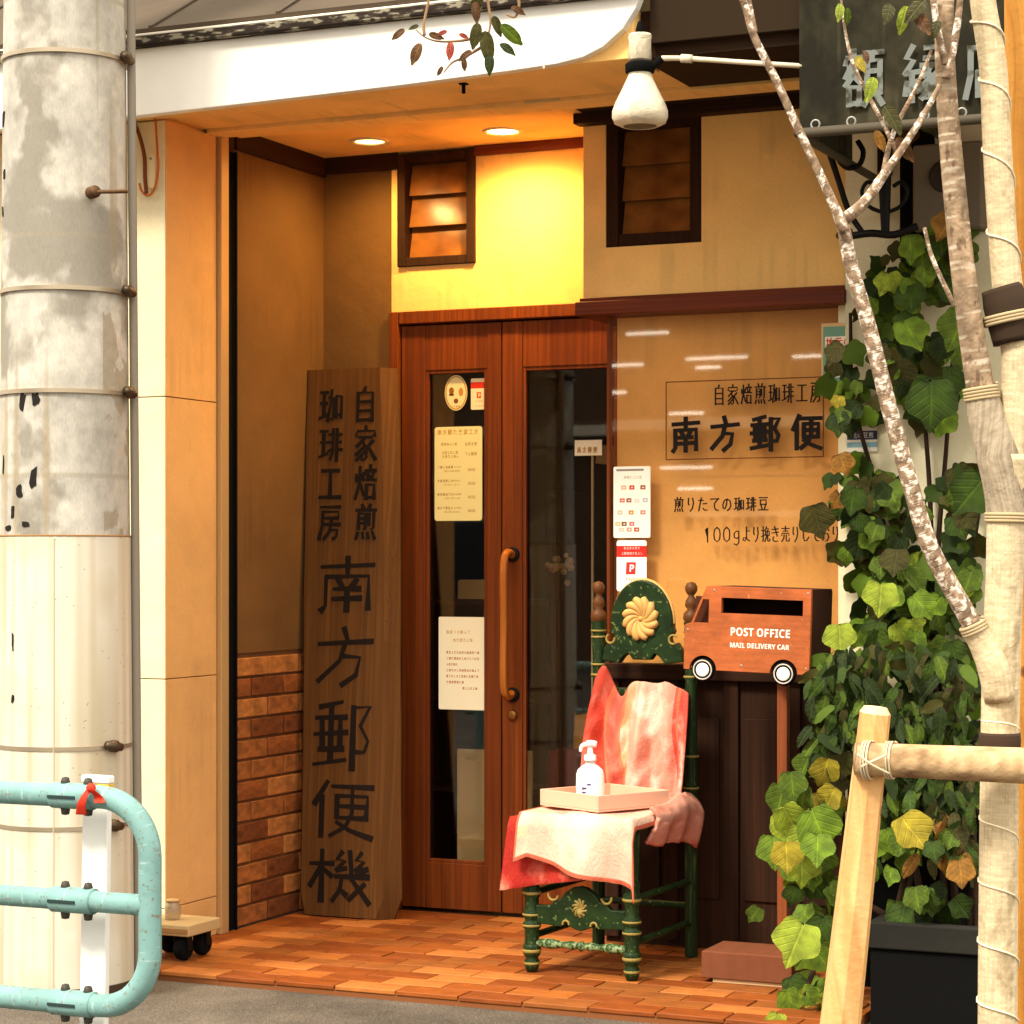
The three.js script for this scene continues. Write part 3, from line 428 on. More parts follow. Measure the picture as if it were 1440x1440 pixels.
// ================================================================ the tall wooden signboard leaning on the wall
{
  const foot = V(-0.664, 0.0, 0.262), W = 0.375, H = 1.93, lean = Math.atan2(0.14, 1.93);
  const t = thing('wooden_signboard', 'tall wooden slab signboard with black brushed characters leaning on the porch wall', 'signboard', [foot.x, foot.y, foot.z]);
  t.rotation.x = -lean;
  // slab outline with an uneven, chamfered right edge and rounded foot
  const N = 26, pos = [], idx = [], T = 0.055, row = [];
  for (let i = 0; i <= N; i++) {
    const v = i / N, y = 0.004 + v * (H - 0.004), xl = 0.0 + 0.006 * vn(v * 7, 1, 64, 5) - 0.05 * v + (i === 0 ? 0.02 : 0), xr = W + 0.008 - 0.085 * v + 0.008 * vn(v * 9, 2, 64, 8) - (i === 0 ? 0.03 : 0), ch = 0.04 + 0.012 * vn(v * 8, 4, 64, 3);
    const ring = [[xl + 0.006, 0], [xr - ch, 0], [xr - 0.01, -0.034], [xr, -0.042], [xr - 0.002, -T], [xl, -T], [xl, -0.006]];
    row.push(ring.length); for (const [x, z] of ring) pos.push(x, y, z);
  }
  const R = 7;
  for (let i = 0; i < N; i++) for (let k = 0; k < R; k++) { const a = i * R + k, b = i * R + (k + 1) % R; idx.push(a, b, a + R, b, b + R, a + R); }
  for (let k = 1; k < R - 1; k++) { idx.push(0, k + 1, k); idx.push(N * R, N * R + k, N * R + k + 1); }
  let g = new THREE.BufferGeometry(); g.setAttribute('position', new THREE.Float32BufferAttribute(pos, 3)); g.setIndex(idx); g = g.toNonIndexed(); g.computeVertexNormals(); g = toCreasedNormals(g, 0.35);
  mesh('slab', [boxUV(g)], M.board, t);
  const ink = [];
  [...'自家焙煎'].forEach((c, i) => ink.push(...glyph(c, 0.152 + i * 0.006, 1.862 - i * 0.139, 0.09, 0.124, 0.0098, 0.0015, 1)));
  [...'珈琲工房'].forEach((c, i) => ink.push(...glyph(c, 0.012 + i * 0.004, 1.862 - i * 0.139, 0.096, 0.124, 0.0098, 0.0015, 1)));
  [[0.032, 1.26, 0.235, 0.195], [0.036, 1.01, 0.235, 0.205], [0.036, 0.755, 0.23, 0.24], [0.034, 0.475, 0.25, 0.2], [0.032, 0.235, 0.25, 0.185]].forEach(([x, y, w, h], i) => ink.push(...glyph('南方郵便機'[i], x, y, w, h, 0.0145, 0.0015, 1)));
  mesh('characters', ink.map((q) => q.translate(0, 0, 0.0004)), M.ink, t);
}
// ================================================================ carved chair
const greenPaint = std({ map: tex(256, 256, (u, v) => { const k = fbm(u, v, 8, 4, 131), w = fbm(u, v, 22, 3, 133); return w > 0.74 ? [92, 104, 58] : scl([29, 47, 20], 0.6 + 0.7 * k); }, [0.25, 0.25]), roughness: 0.45 });
const goldPaint = std({ map: tex(128, 128, (u, v) => scl([152, 130, 66], 0.6 + 0.7 * fbm(u, v, 10, 4, 135)), [0.1, 0.1]), roughness: 0.45 });
const gourd = flat([92, 54, 24], 0.45), rosetteMat = flat([206, 160, 92], 0.5);
const chair = thing('carved_chair', 'green and gold carved wooden chair with turned legs standing on the porch', 'chair', [0.695, 0, 0.96], -0.05);
{
  const c = chair, front = [[0.0, 0], [0.016, 0.002], [0.023, 0.02], [0.024, 0.034], [0.018, 0.042], [0.022, 0.05], [0.027, 0.056], [0.028, 0.075], [0.027, 0.082], [0.022, 0.088], [0.022, 0.13], [0.027, 0.135], [0.028, 0.148], [0.022, 0.154], [0.022, 0.163], [0.027, 0.168], [0.028, 0.182], [0.022, 0.19], [0.021, 0.225], [0.026, 0.23], [0.028, 0.25], [0.022, 0.262], [0.024, 0.29], [0.02, 0.30], [0.024, 0.44], [0, 0.44]];
  const rings = (list) => list.map(([y, r, h]) => lathe([[r - 0.004, y - h], [r, y - h * 0.5], [r, y + h * 0.5], [r - 0.004, y + h]], 18));
  for (const x of [-0.165, 0.165]) {
    const l = mesh('leg', [lathe(front, 20).translate(x, 0, 0)], greenPaint, c);
    rings([[0.028, 0.0245, 0.006], [0.066, 0.029, 0.007], [0.142, 0.029, 0.005], [0.175, 0.029, 0.005], [0.24, 0.029, 0.006]]).forEach((g) => mesh('gold_ring', [g.translate(x, 0, 0)], goldPaint, l));
  }
  const post = [[0.0, 0], [0.02, 0.002], [0.021, 0.5], [0.019, 0.52], [0.024, 0.53], [0.019, 0.54], [0.019, 0.62], [0.024, 0.63], [0.019, 0.64], [0.019, 0.87], [0.024, 0.876], [0.019, 0.884], [0.02, 0.905], [0.024, 0.912], [0.019, 0.92], [0.021, 0.98], [0.023, 1.0], [0.019, 1.01], [0.024, 1.02], [0.021, 1.035], [0.0245, 1.05]];
  const fin = [[0.02, 1.05], [0.026, 1.062], [0.024, 1.078], [0.012, 1.09], [0.02, 1.102], [0.018, 1.118], [0.008, 1.134], [0.014, 1.14], [0.0195, 1.15], [0.0195, 1.162], [0.013, 1.174], [0, 1.178]];
  for (const x of [-0.155, 0.165]) {
    const l = mesh('back_post', [lathe(post, 20).translate(x, 0, -0.46)], greenPaint, c);
    mesh('finial', [lathe(fin, 20).translate(x, 0, -0.46)], gourd, l);
    rings([[0.53, 0.025, 0.004], [0.63, 0.025, 0.004], [0.879, 0.025, 0.004], [0.912, 0.025, 0.004], [1.0, 0.0245, 0.004], [1.02, 0.025, 0.004]]).forEach((g) => mesh('gold_ring', [g.translate(x, 0, -0.46)], goldPaint, l));
  }
  // arched crest with a spiral rosette
  const arch = [[-0.137, 0.925]]; arch.push([-0.13, 0.965], [-0.115, 0.985], [-0.1, 0.975], [-0.092, 1.0], [-0.107, 1.02], [-0.102, 1.035]);
  for (let i = 0; i <= 18; i++) { const a = Math.PI * (1 - i / 18); arch.push([Math.cos(a) * 0.106, 1.045 + Math.sin(a) * 0.138]); }
  arch.push([0.105, 1.035], [0.11, 1.02], [0.096, 1.0], [0.104, 0.975], [0.12, 0.985], [0.134, 0.965], [0.142, 0.925], [0.08, 0.918], [0.062, 0.94], [0.045, 0.95], [0.03, 0.93], [-0.03, 0.93], [-0.045, 0.95], [-0.062, 0.94], [-0.08, 0.918]);
  const cr = mesh('crest', [slab(shapeOf(arch), 0.026, 0.005, -0.475)], greenPaint, c);
  const rim = []; for (let i = 0; i <= 20; i++) { const a = Math.PI * (1 - i / 20); rim.push(V(Math.cos(a) * 0.104, 1.045 + Math.sin(a) * 0.136, -0.462)); }
  mesh('crest_edge', [limb(rim, rim.map(() => 0.0075), 8, 1)], rosetteMat, cr);
  const pet = []; for (let i = 0; i < 12; i++) { const a = i / 12 * 6.2832, q = []; for (let k = 0; k <= 5; k++) { const r = 0.008 + k / 5 * 0.052, b = a + 0.9 * k / 5; q.push(V(Math.cos(b) * r * 0.98, 1.06 + Math.sin(b) * r * 1.12, -0.443 + 0.004 * Math.sin(k / 5 * 3))); } pet.push(limb(q, [0.003, 0.006, 0.009, 0.012, 0.013, 0.009], 8, 2)); }
  mesh('rosette', [...pet, lathe([[0, 0.012], [0.007, 0.01], [0.01, 0]], 12).rotateX(Math.PI / 2).translate(0, 1.06, -0.446)], rosetteMat, cr);
  mesh('rosette_ground', [new THREE.CylinderGeometry(0.068, 0.068, 0.004, 32).rotateX(Math.PI / 2).scale(1, 1.12, 1).translate(0, 1.06, -0.447)], flat([120, 76, 36], 0.7), cr);
  for (const s of [-1, 1]) mesh('scroll', [new THREE.TorusGeometry(0.014, 0.004, 6, 16, 4.6).rotateZ(s > 0 ? 0.6 : 2.0).translate(s * 0.108 + 0.002, 0.995, -0.444)], goldPaint, cr);
  // low back rail, seat, carved apron, stretchers
  mesh('back_rail', [block(-0.14, 0.79, -0.472, 0.15, 0.84, -0.448, 0.005)], greenPaint, c);
  mesh('seat', [block(-0.185, 0.435, -0.475, 0.185, 0.472, 0.02, 0.012)], greenPaint, c);
  const ap = shapeOf([[-0.146, 0.15], [-0.06, 0.146], [-0.048, 0.162], [-0.036, 0.148], [0, 0.135], [0.036, 0.148], [0.048, 0.162], [0.06, 0.146], [0.146, 0.15], [0.146, 0.205], [0.1, 0.206], [0.085, 0.222], [0.066, 0.226], [0.05, 0.248], [0.022, 0.266], [0, 0.27], [-0.022, 0.266], [-0.05, 0.248], [-0.066, 0.226], [-0.085, 0.222], [-0.1, 0.206], [-0.146, 0.205]]);
  const apron = mesh('carved_apron', [slab(ap, 0.018, 0.003, -0.009)], greenPaint, c);
  const fr = []; for (let i = 0; i < 10; i++) { const a = i / 10 * 6.2832; fr.push(limb([V(0, 0.205, 0.011), V(Math.cos(a) * 0.012, 0.205 + Math.sin(a) * 0.014, 0.014), V(Math.cos(a + 0.4) * 0.024, 0.205 + Math.sin(a + 0.4) * 0.028, 0.011)], [0.003, 0.005, 0.004], 6, 2)); }
  mesh('flower_boss', fr, goldPaint, apron);
  for (const s of [-1, 1]) { mesh('scroll', [new THREE.TorusGeometry(0.016, 0.004, 6, 16, 3.4).rotateZ(s > 0 ? 3.2 : 2.8).translate(s * 0.088, 0.24, 0.012)], goldPaint, apron); mesh('scroll', [new THREE.TorusGeometry(0.01, 0.0035, 6, 16, 3.6).rotateZ(-0.2).translate(s * 0.046, 0.155, 0.012)], goldPaint, apron); }
  mesh('front_stretcher', [limb([-0.16, -0.13, -0.1, -0.06, -0.03, -0.012, 0, 0.012, 0.03, 0.06, 0.1, 0.13, 0.16].map((x) => V(x, 0.09, 0)), [0.008, 0.013, 0.016, 0.009, 0.014, 0.009, 0.017, 0.009, 0.014, 0.009, 0.016, 0.013, 0.008], 10, 2)], std({ map: tex(128, 128, (u, v) => mixc([44, 68, 34], [128, 140, 96], Math.min(1, Math.max(0, (fbm(u, v, 14, 3, 141) - 0.42) * 5))), [0.1, 0.1]), roughness: 0.45 }), c);
  for (const x of [-0.162, 0.165]) { mesh('side_stretcher', [bar(V(x, 0.11, 0), V(x, 0.11, -0.46), 0.011, 8)], greenPaint, c); mesh('side_stretcher', [bar(V(x, 0.24, 0), V(x, 0.24, -0.46), 0.011, 8)], greenPaint, c); }
  mesh('back_stretcher', [bar(V(-0.155, 0.16, -0.46), V(0.165, 0.16, -0.46), 0.011, 8)], greenPaint, c);
}
// ================================================================ cloths, tray, bottle (chair co-ordinates, put in place by the chair's own turn)
function onChair(name, label, category) { return thing(name, label, category, [0.695, 0, 0.96], -0.05); }
function clothMat(fn, s) { return std({ map: tex(256, 256, fn, [1, 1]), bumpMap: (() => { const b = bumpWeave.clone(); b.repeat.set(3.2, 3.2); b.needsUpdate = true; return b; })(), bumpScale: 0.0026, roughness: 0.95, side: THREE.DoubleSide }); }
{
  const red = clothMat((u, v) => scl(mixc(mixc([196, 66, 48], [160, 36, 30], fbm(u, v, 4, 4, 151)), [222, 140, 112], Math.max(0, fbm(u, v, 7, 4, 153) - 0.52) * 3), 0.86 + 0.22 * hash(u * 256 | 0, v * 256 | 0, 3)));
  const t = onChair('red_towel', 'coral red towel spread under the pale towel, one corner hanging off the chair seat', 'towel');
  mesh('cloth', [sheet(rumple((u, v) => {   // u left to right, v from the back over the seat edge and down
    const x = -0.205 + u * 0.37, s = v * 0.68, over = s - 0.455;
    if (over <= 0) return V(x, 0.478 - (x < -0.185 ? (-0.185 - x) * 0.9 : 0), -0.43 + s);
    const drop = over * (1.0 - 0.3 * u), bend = Math.min(1, over / 0.03);
    return V(x - 0.06 * (1 - u) * drop * 4 * 0.35 - 0.02, 0.478 - drop - 0.004, 0.027 + 0.008 * bend + 0.016 * Math.sin(u * 11 + 1) * drop * 4 + 0.05 * drop);
  }, 0.008, 400), 36, 40, 0.004)], red, t);
  const pale = clothMat((u, v) => { const k = fbm(u, v, 5, 4, 161), e = Math.min(u, 1 - u, 1 - v); let c = mixc([236, 204, 178], [220, 160, 138], Math.min(1, Math.max(0, k * 2 - 0.6))); if (fbm(u, v, 3, 3, 165) > 0.6) c = mixc(c, [198, 184, 132], 0.5); if (e < 0.018) c = [206, 104, 76]; if (u > 0.28 && u < 0.4 && v > 0.66 && v < 0.74) c = [226, 150, 132]; return scl(c, 0.94 + 0.1 * hash(u * 256 | 0, v * 256 | 0, 7)); });
  const p = onChair('pale_towel', 'pale pink towel draped over the seat and hanging over its front edge', 'towel');
  mesh('cloth', [sheet(rumple((u, v) => {
    const x = -0.185 + u * 0.392, len = 0.555 + 0.105 * Math.pow(u, 0.8) + (u < 0.12 ? (0.12 - u) * 0.3 : 0), s = v * len, over = s - 0.445;
    const side = Math.max(0, x - 0.186), y = 0.486 + 0.004 * Math.sin(u * 9) * Math.sin(v * 8) - side * 1.6;
    if (over <= 0) return V(x - side * 0.6, y, -0.4 + s);
    const f = 0.018 * Math.sin(u * 13 + 0.6) * over * 6 + 0.012 * Math.sin(u * 5) * over * 5;
    return V(x - side * 0.6 + (u > 0.8 ? 0.05 * over : -0.03 * over), y - over, 0.045 + f + 0.014 * Math.min(1, over / 0.03) + 0.06 * over);
  }, 0.006, 407), 44, 44, 0.005)], pale, p);
  // towel over the chair back: hangs from the low rail in loose folds
  const striped = clothMat((u, v) => { const k = fbm(u, v, 4, 4, 171), w = u + 0.05 * Math.sin(v * 5); let c = w < 0.2 ? [200, 70, 52] : w < 0.34 ? [204, 96, 76] : w < 0.44 ? [218, 150, 108] : w < 0.86 ? [232, 156, 132] : [214, 92, 76]; const f = Math.max(0, fbm(u, v, 6, 5, 173) - 0.47) * 3.4; c = mixc(c, [240, 206, 184], Math.min(0.75, f * (w < 0.34 ? 0.35 : 1))); if (Math.abs(w - 0.2) < 0.012 || Math.abs(w - 0.34) < 0.01 || Math.abs(w - 0.9) < 0.012) c = [232, 120, 84]; return scl(c, 0.8 + 0.25 * k + 0.12 * hash(u * 256 | 0, v * 256 | 0, 9)); });
  const b = onChair('striped_towel', 'red and pink striped towel hanging in folds from the chair back', 'towel');
  mesh('cloth', [sheet(rumple((u, v) => {
    const fold = 0.03 * Math.sin(u * 12 + 0.8 + v * 1.2) + 0.016 * Math.sin(u * 25 + v * 3) + 0.006 * Math.sin(u * 52 - v * 4), x = -0.145 + u * 0.315 + 0.03 * Math.sin(v * 3.0) * (u - 0.35);
    const top = 0.862 + 0.045 * Math.exp(-Math.pow((u - 0.1) / 0.07, 2)) - 0.05 * Math.exp(-Math.pow((u - 0.26) / 0.08, 2)) - 0.03 * Math.max(0, u - 0.75) * 4;
    const g = Math.min(1, v / 0.8), y = top + (0.497 - top) * g, out = Math.max(0, v - 0.8) * 0.7;   // hangs, then spreads forward on the seat
    return V(x, y + 0.012 * Math.sin(u * 17) * Math.min(1, out * 20), -0.425 + 0.05 * g + out + fold * (0.35 + 0.65 * Math.sin(Math.min(1, v * 1.6) * 1.57)) + 0.02 * Math.sin(v * 3.1));
  }, 0.016, 414), 60, 40, 0.006)], striped, b);
  const sd = onChair('side_towel', 'pink towel bunched at the side of the seat and falling beside the chair back', 'towel');
  mesh('cloth', [sheet(rumple((u, v) => {
    const z = -0.43 + u * 0.34, dr = v * (0.16 - 0.05 * u);
    return V(0.186 + 0.03 * Math.sin(Math.min(1, v * 3) * 1.57) - 0.035 * v * v + 0.012 * Math.sin(u * 16 + 1) * v, 0.505 + 0.03 * Math.sin(u * 4) * (1 - u) - dr, z);
  }, 0.014, 421), 36, 22, 0.012)], clothMat((u, v) => scl(mixc([238, 184, 160], [224, 124, 102], fbm(u, v, 4, 4, 181) + (v > 0.9 ? 0.3 : 0)), 0.86 + 0.2 * hash(u * 256 | 0, v * 256 | 0, 4))), sd);
  // shallow tray
  const tr = onChair('shallow_tray', 'shallow pink beige tray set askew on the towelled seat', 'tray'); const tray = new THREE.Group(); 
  const tm = flat([228, 176, 148], 0.5), w = 0.143, d = 0.135, h = 0.05;
  const pl = [block(-w, 0, -d, w, 0.006, d, 0.002), block(-w, 0.006, d - 0.006, w, h, d, 0.002), block(-w, 0.006, -d, w, h, -d + 0.006, 0.002), block(-w, 0.006, -d + 0.006, -w + 0.006, h, d - 0.006, 0.002), block(w - 0.006, 0.006, -d + 0.006, w, h, d - 0.006, 0.002)];
  tr.position.set(0.705, 0.495, 0.80); tr.rotation.y = 1.1;
  mesh('tray_floor', [pl[0]], tm, tr); for (let i = 1; i < 5; i++) mesh('tray_side', [pl[i]], tm, tr);
  // pump bottle
  const bo = thing('pump_bottle', 'white hand sanitiser pump bottle with a blue mark standing in the tray', 'bottle', [0.665, 0.5015, 0.815], 0.25);
  const body = lathe([[0, 0], [0.036, 0], [0.041, 0.004], [0.043, 0.012], [0.044, 0.055], [0.043, 0.09], [0.038, 0.104], [0.024, 0.116], [0.015, 0.122], [0.0145, 0.13], [0.0, 0.13]], 32).scale(1, 1, 0.7);
  const bb = mesh('bottle_body', [body], M.whitePlastic, bo);
  mesh('pump_collar', [lathe([[0, 0.13], [0.0185, 0.13], [0.019, 0.134], [0.018, 0.148], [0.009, 0.153], [0.0075, 0.17], [0, 0.17]], 24)], M.whitePlastic, bo);
  mesh('pump_head', [limb([V(0.02, 0.181, 0), V(0.006, 0.183, 0), V(-0.012, 0.181, 0), V(-0.026, 0.175, 0), V(-0.031, 0.158, 0)], [0.009, 0.011, 0.008, 0.006, 0.0045], 12, 4), lathe([[0.0065, 0.168], [0.008, 0.176], [0.013, 0.178], [0.013, 0.19], [0.01, 0.193], [0, 0.194]], 20)], M.whitePlastic, bo);
  const blue = flat([60, 64, 120], 0.5), lab = []; for (const [px, py, pw, ph] of [[-0.02, 0.012, 0.014, 0.01], [-0.012, 0.046, 0.02, 0.006], [-0.014, 0.034, 0.014, 0.005], [0.0, 0.058, 0.012, 0.005]]) { const zz = Math.sqrt(Math.max(0, 1 - Math.pow(px / 0.044, 2))) * 0.0308; lab.push(block(px - pw / 2, py, zz - 0.003, px + pw / 2, py + ph, zz + 0.0006, 0)); }
  mesh('label_print', lab, blue, bb);
}
// ================================================================ letter box shaped like a delivery van
{
  const font = await new FontLoader().loadAsync('fonts/droid/droid_sans_bold.typeface.json');
  const t = thing('van_letterbox', 'terracotta letter box shaped like a delivery van on a wooden post with a block foot', 'letter box', [1.175, 0, 0.80], 0.0);
  const ter = std({ map: tex(256, 256, (u, v) => { const k = fbm(u, v, 5, 5, 191), b = vn(u * 4, v * 60, [4, 60], 193), w = fbm(u, v, 18, 3, 195); let c = scl([164, 86, 44], 0.8 + 0.3 * k + 0.1 * b); if (w > 0.82) c = mixc(c, [206, 150, 100], 0.4); return c; }, [0.3, 0.3]), roughness: 0.7, bumpMap: bumpFine, bumpScale: 0.002 }), dark = flat([58, 28, 16], 0.8), white = flat([238, 230, 214], 0.6), X = (x) => x - 1.175;
  mesh('foot_block', [block(X(1.052), 0.012, -0.1, X(1.33), 0.092, 0.1, 0.004)], plasterMat([122, 70, 44], 197, 0.1, 0.8), t); mesh('foot_slab', [block(X(1.085), 0.0, -0.09, X(1.3), 0.012, 0.092, 0.002)], flat([206, 166, 120], 0.8), t);
  mesh('post', [block(X(1.252), 0.09, -0.035, X(1.283), 0.935, -0.005, 0.003).rotateZ(0.0)], woodMat([150, 80, 40], [104, 50, 24], 193, 0.6), t);
  const box = new THREE.Group(); box.name = 'van_box'; t.add(box); box.rotation.z = -0.03; box.position.set(0.082, 0.9, 0.03);
  const L = -0.28, Rr = 0.108, s = new THREE.Shape(); s.moveTo(L, 0.012); s.lineTo(L + 0.0, 0.145); s.lineTo(L + 0.02, 0.152); s.lineTo(L + 0.065, 0.262); s.lineTo(Rr, 0.262); s.lineTo(Rr, 0.012);
  for (const wx of [0.03, -0.22]) { s.lineTo(wx + 0.042, 0.012); s.absarc(wx, 0.012, 0.042, 0, Math.PI, false); } s.closePath();
  const hole = (p) => { const h = new THREE.Path(); p.forEach(([x, y], i) => i ? h.lineTo(x, y) : h.moveTo(x, y)); h.closePath(); return h; };
  s.holes.push(hole([[-0.168, 0.182], [-0.168, 0.23], [0.085, 0.23], [0.085, 0.182]]), hole([[-0.252, 0.152], [-0.206, 0.152], [-0.206, 0.222], [-0.224, 0.222]]));
  mesh('front_panel', [slab(s, 0.014, 0.001, 0.0)], ter, box);
  mesh('box_body', [block(L + 0.005, 0.02, -0.2, Rr, 0.026, 0, 0), block(-0.2, 0.256, -0.2, Rr, 0.262, 0, 0), block(Rr - 0.006, 0.026, -0.2, Rr, 0.256, 0, 0), block(L + 0.005, 0.026, -0.2, L + 0.011, 0.14, 0, 0), block(L + 0.005, 0.026, -0.206, Rr, 0.256, -0.2, 0), block(-0.205, 0.14, -0.2, -0.2, 0.256, 0, 0), block(L + 0.011, 0.14, -0.2, -0.205, 0.146, 0, 0)], dark, box);
  for (const [x, y] of [[-0.19, 0.25], [0.098, 0.25], [0.098, 0.03], [-0.27, 0.13], [-0.1, 0.03]]) mesh('screw', [lathe([[0, 0.002], [0.003, 0.0015], [0.0036, 0]], 10).rotateX(Math.PI / 2).translate(x, y, 0.0142)], M.galv, box);
  mesh('window_back', [block(-0.26, 0.148, -0.03, -0.2, 0.23, -0.02, 0)], flat([70, 34, 16], 0.8), box);
  for (const wx of [-0.22, 0.03]) { const w = mesh('wheel', [lathe([[0, 0.012], [0.03, 0.012], [0.035, 0.008], [0.036, 0]], 28).rotateX(Math.PI / 2).translate(wx, 0.012, 0.004)], M.black, box); mesh('hub', [lathe([[0, 0.016], [0.019, 0.016], [0.0205, 0.012]], 24).rotateX(Math.PI / 2).translate(wx, 0.012, 0.004)], white, w); mesh('whitewall', [new THREE.TorusGeometry(0.028, 0.0022, 6, 32).translate(wx, 0.012, 0.016)], flat([200, 190, 176], 0.6), w); }
  const txt = (str, size, x, y, w) => { const g = new TextGeometry(str, { font, size, depth: 0.001, curveSegments: 4 }); g.computeBoundingBox(); g.scale(w / (g.boundingBox.max.x - g.boundingBox.min.x), 1, 1); return g.translate(x, y, 0.0145); };
  mesh('van_lettering', [txt('POST OFFICE', 0.024, -0.138, 0.118, 0.182), txt('MAIL DELIVERY CAR', 0.0145, -0.138, 0.083, 0.182)], white, box);
}
const POLE_TURN = Math.PI + Math.atan2(EYE.x + 0.645, EYE.z - 1.69);   // u = 0.5 of the pole's skin faces the street
// ================================================================ concrete utility pole
{
  const cx = -0.645, cz = 1.69, t = thing('utility_pole', 'weathered concrete utility pole with steel bands, white wrapped lower half and side conduit', 'utility pole', [cx, -0.03, cz]);
  const rAt = (y) => 0.2 - 0.0082 * y, con = std({ map: tex(1024, 1024, (u, v) => {
    // u runs round the pole (0.5 faces the street side), v is height / 7 m
    const y = v * 7, vv = v * 5.6, k = fbm(u, vv, 8, 5, 201), f = fbm(u, vv, 48, 3, 203), wob = (fbm(u, vv, 20, 4, 205) - 0.5) * 0.08;
    let c = scl([196, 189, 176], 0.8 + 0.26 * k + 0.16 * (f - 0.5));
    const bl = fbm(u + wob, vv, 5, 5, 219) + 0.1 * vn(u * 22, vv * 22, 22, 221); if (bl > 0.6) c = mixc(c, [128, 121, 108], Math.min(0.85, (bl - 0.6) * 9) * (0.75 + 0.25 * f)); // grimy patches with ragged outlines
    if (Math.abs(((y * 1.45 + 0.3) % 1) - 0.5) < 0.008) c = mixc(c, [150, 140, 120], 0.5 * f + 0.2);
    const st = vn(u * 46, v * 9, [46, 9], 211); if (st > 0.76) c = mixc(c, [150, 134, 108], Math.min(0.6, (st - 0.76) * 4));
    const patch = fbm(u, vv, 9, 5, 217); if (patch > 0.56 && u > 0.6 && y < 2.2) c = mixc(c, [142, 128, 104], 0.6);
    return scl(c, 0.95 + 0.1 * hash(u * 1024 | 0, v * 1024 | 0, 12)); }), roughness: 0.92, bumpMap: bumpCoarse, bumpScale: 0.003 });
  const cyl = (y0, y1, dr, n = 48) => { const g = new THREE.CylinderGeometry(rAt(y1) + dr, rAt(y0) + dr, y1 - y0, n, 1); g.translate(0, (y0 + y1) / 2, 0); const uv = g.attributes.uv, p = g.attributes.position; for (let i = 0; i < uv.count; i++) uv.setXY(i, uv.getX(i), p.getY(i) / 7); g.rotateY(POLE_TURN); return g; };
  mesh('shaft', [cyl(-0.2, 7, 0)], con, t);
  const sheetMat = std({ map: tex(512, 512, (u, v) => { const k = fbm(u, v, 5, 4, 221), r = vn(u * 60, v * 2, [60, 2], 223); let c = mixc([212, 203, 184], [188, 172, 142], Math.max(0, r * 1.5 - 0.5)); if (k > 0.62) c = mixc(c, [190, 176, 150], (k - 0.62) * 4); if (hash(u * 512 | 0, v * 512 | 0, 5) > 0.9992) c = [90, 80, 66]; return scl(c, 0.94 + 0.1 * k); }), roughness: 0.55 });
  const wrap = (() => { const y0 = 0.02, y1 = 1.345, g = new THREE.CylinderGeometry(rAt(y1) + 0.005, rAt(y0) + 0.005, y1 - y0, 48, 1, true); g.translate(0, (y0 + y1) / 2, 0); g.rotateY(POLE_TURN); return g; })();
  mesh('poster_guard_sheet', [wrap], sheetMat, t).material.side = THREE.DoubleSide;
  { const a = Math.atan2(EYE.x + 0.645, EYE.z - 1.69) - 0.16, p = (y) => V(Math.sin(a) * (rAt(y) + 0.0055), y, Math.cos(a) * (rAt(y) + 0.0055)); mesh('sheet_seam', [limb([p(0.03), p(0.6), p(1.335)], [0.0022, 0.0022, 0.0022], 6, 3)], flat([196, 184, 158], 0.7), t); }
  mesh('sheet_rim', [new THREE.TorusGeometry(rAt(1.345) + 0.004, 0.003, 6, 48).rotateX(Math.PI / 2).translate(0, 1.345, 0)], flat([150, 112, 70], 0.8), t);
  mesh('foot_collar', [cyl(0.0, 0.05, 0.012)], flat([70, 52, 38], 0.9), t);
  const steel = flat([176, 160, 136], 0.4, { metalness: 0.7 });
  for (const y of [2.735, 2.055, 1.76, 0.735, 0.507]) {
    const b = mesh('steel_band', [cyl(y - 0.006, y + 0.006, 0.0075)], steel, t);
    const a = y < 1 ? 1.32 : 1.75, rr_ = rAt(y) + 0.02, p = V(Math.sin(a) * rr_, y + 0.004, Math.cos(a) * rr_);
    mesh('band_buckle', [lathe([[0, -0.03], [0.012, -0.028], [0.014, 0], [0.012, 0.028], [0, 0.03]], 12).rotateZ(1.4).rotateY(a).translate(p.x, p.y, p.z), lathe([[0, -0.01], [0.018, -0.008], [0.018, 0.008], [0, 0.01]], 12).rotateX(1.57).rotateY(a).translate(p.x, p.y, p.z)], flat([92, 78, 62], 0.45, { metalness: 0.7 }), b);
  }
  // conduit up the side, step bolt, bolt holes
  const ca = 2.02, cr = (y) => V(Math.sin(ca) * (rAt(y) + 0.017), y, Math.cos(ca) * (rAt(y) + 0.017));
  mesh('conduit', [limb([cr(0), cr(2), cr(4), cr(6.8)], [0.0125, 0.0125, 0.0125, 0.0125], 12, 3)], flat([136, 126, 112], 0.6), t);
  const ba = 1.03, bp = V(Math.sin(ba), 0, Math.cos(ba)), br = rAt(2.32);
  mesh('step_bolt', [bar(bp.clone().multiplyScalar(br - 0.02).setY(2.33), bp.clone().multiplyScalar(br + 0.03).setY(2.33), 0.018, 14), bar(bp.clone().multiplyScalar(br + 0.02).setY(2.33), bp.clone().multiplyScalar(br + 0.02).add(V(0.085, 2.333, -0.045)), 0.006, 8)], flat([96, 70, 46], 0.6, { metalness: 0.4 }), t);
  for (const [px, py, w, h] of [[5, 158, 12, 28], [6, 238, 9, 16], [4, 290, 8, 18], [31, 565, 13, 34], [50, 562, 14, 22], [5, 652, 5, 28], [47, 672, 13, 34], [27, 690, 13, 20], [18, 720, 8, 20], [36, 737, 16, 9], [12, 742, 18, 8], [18, 902, 4, 28], [18, 983, 6, 14]]) {
    const y = atD(px, py, 6.55).y + 0.03, r = rAt(y) + (py > 750 ? 0.0055 : 0.0005), d = ray(px, py), o = EYE.clone().sub(V(cx, 0, cz)); // where this row's line of sight meets the shaft
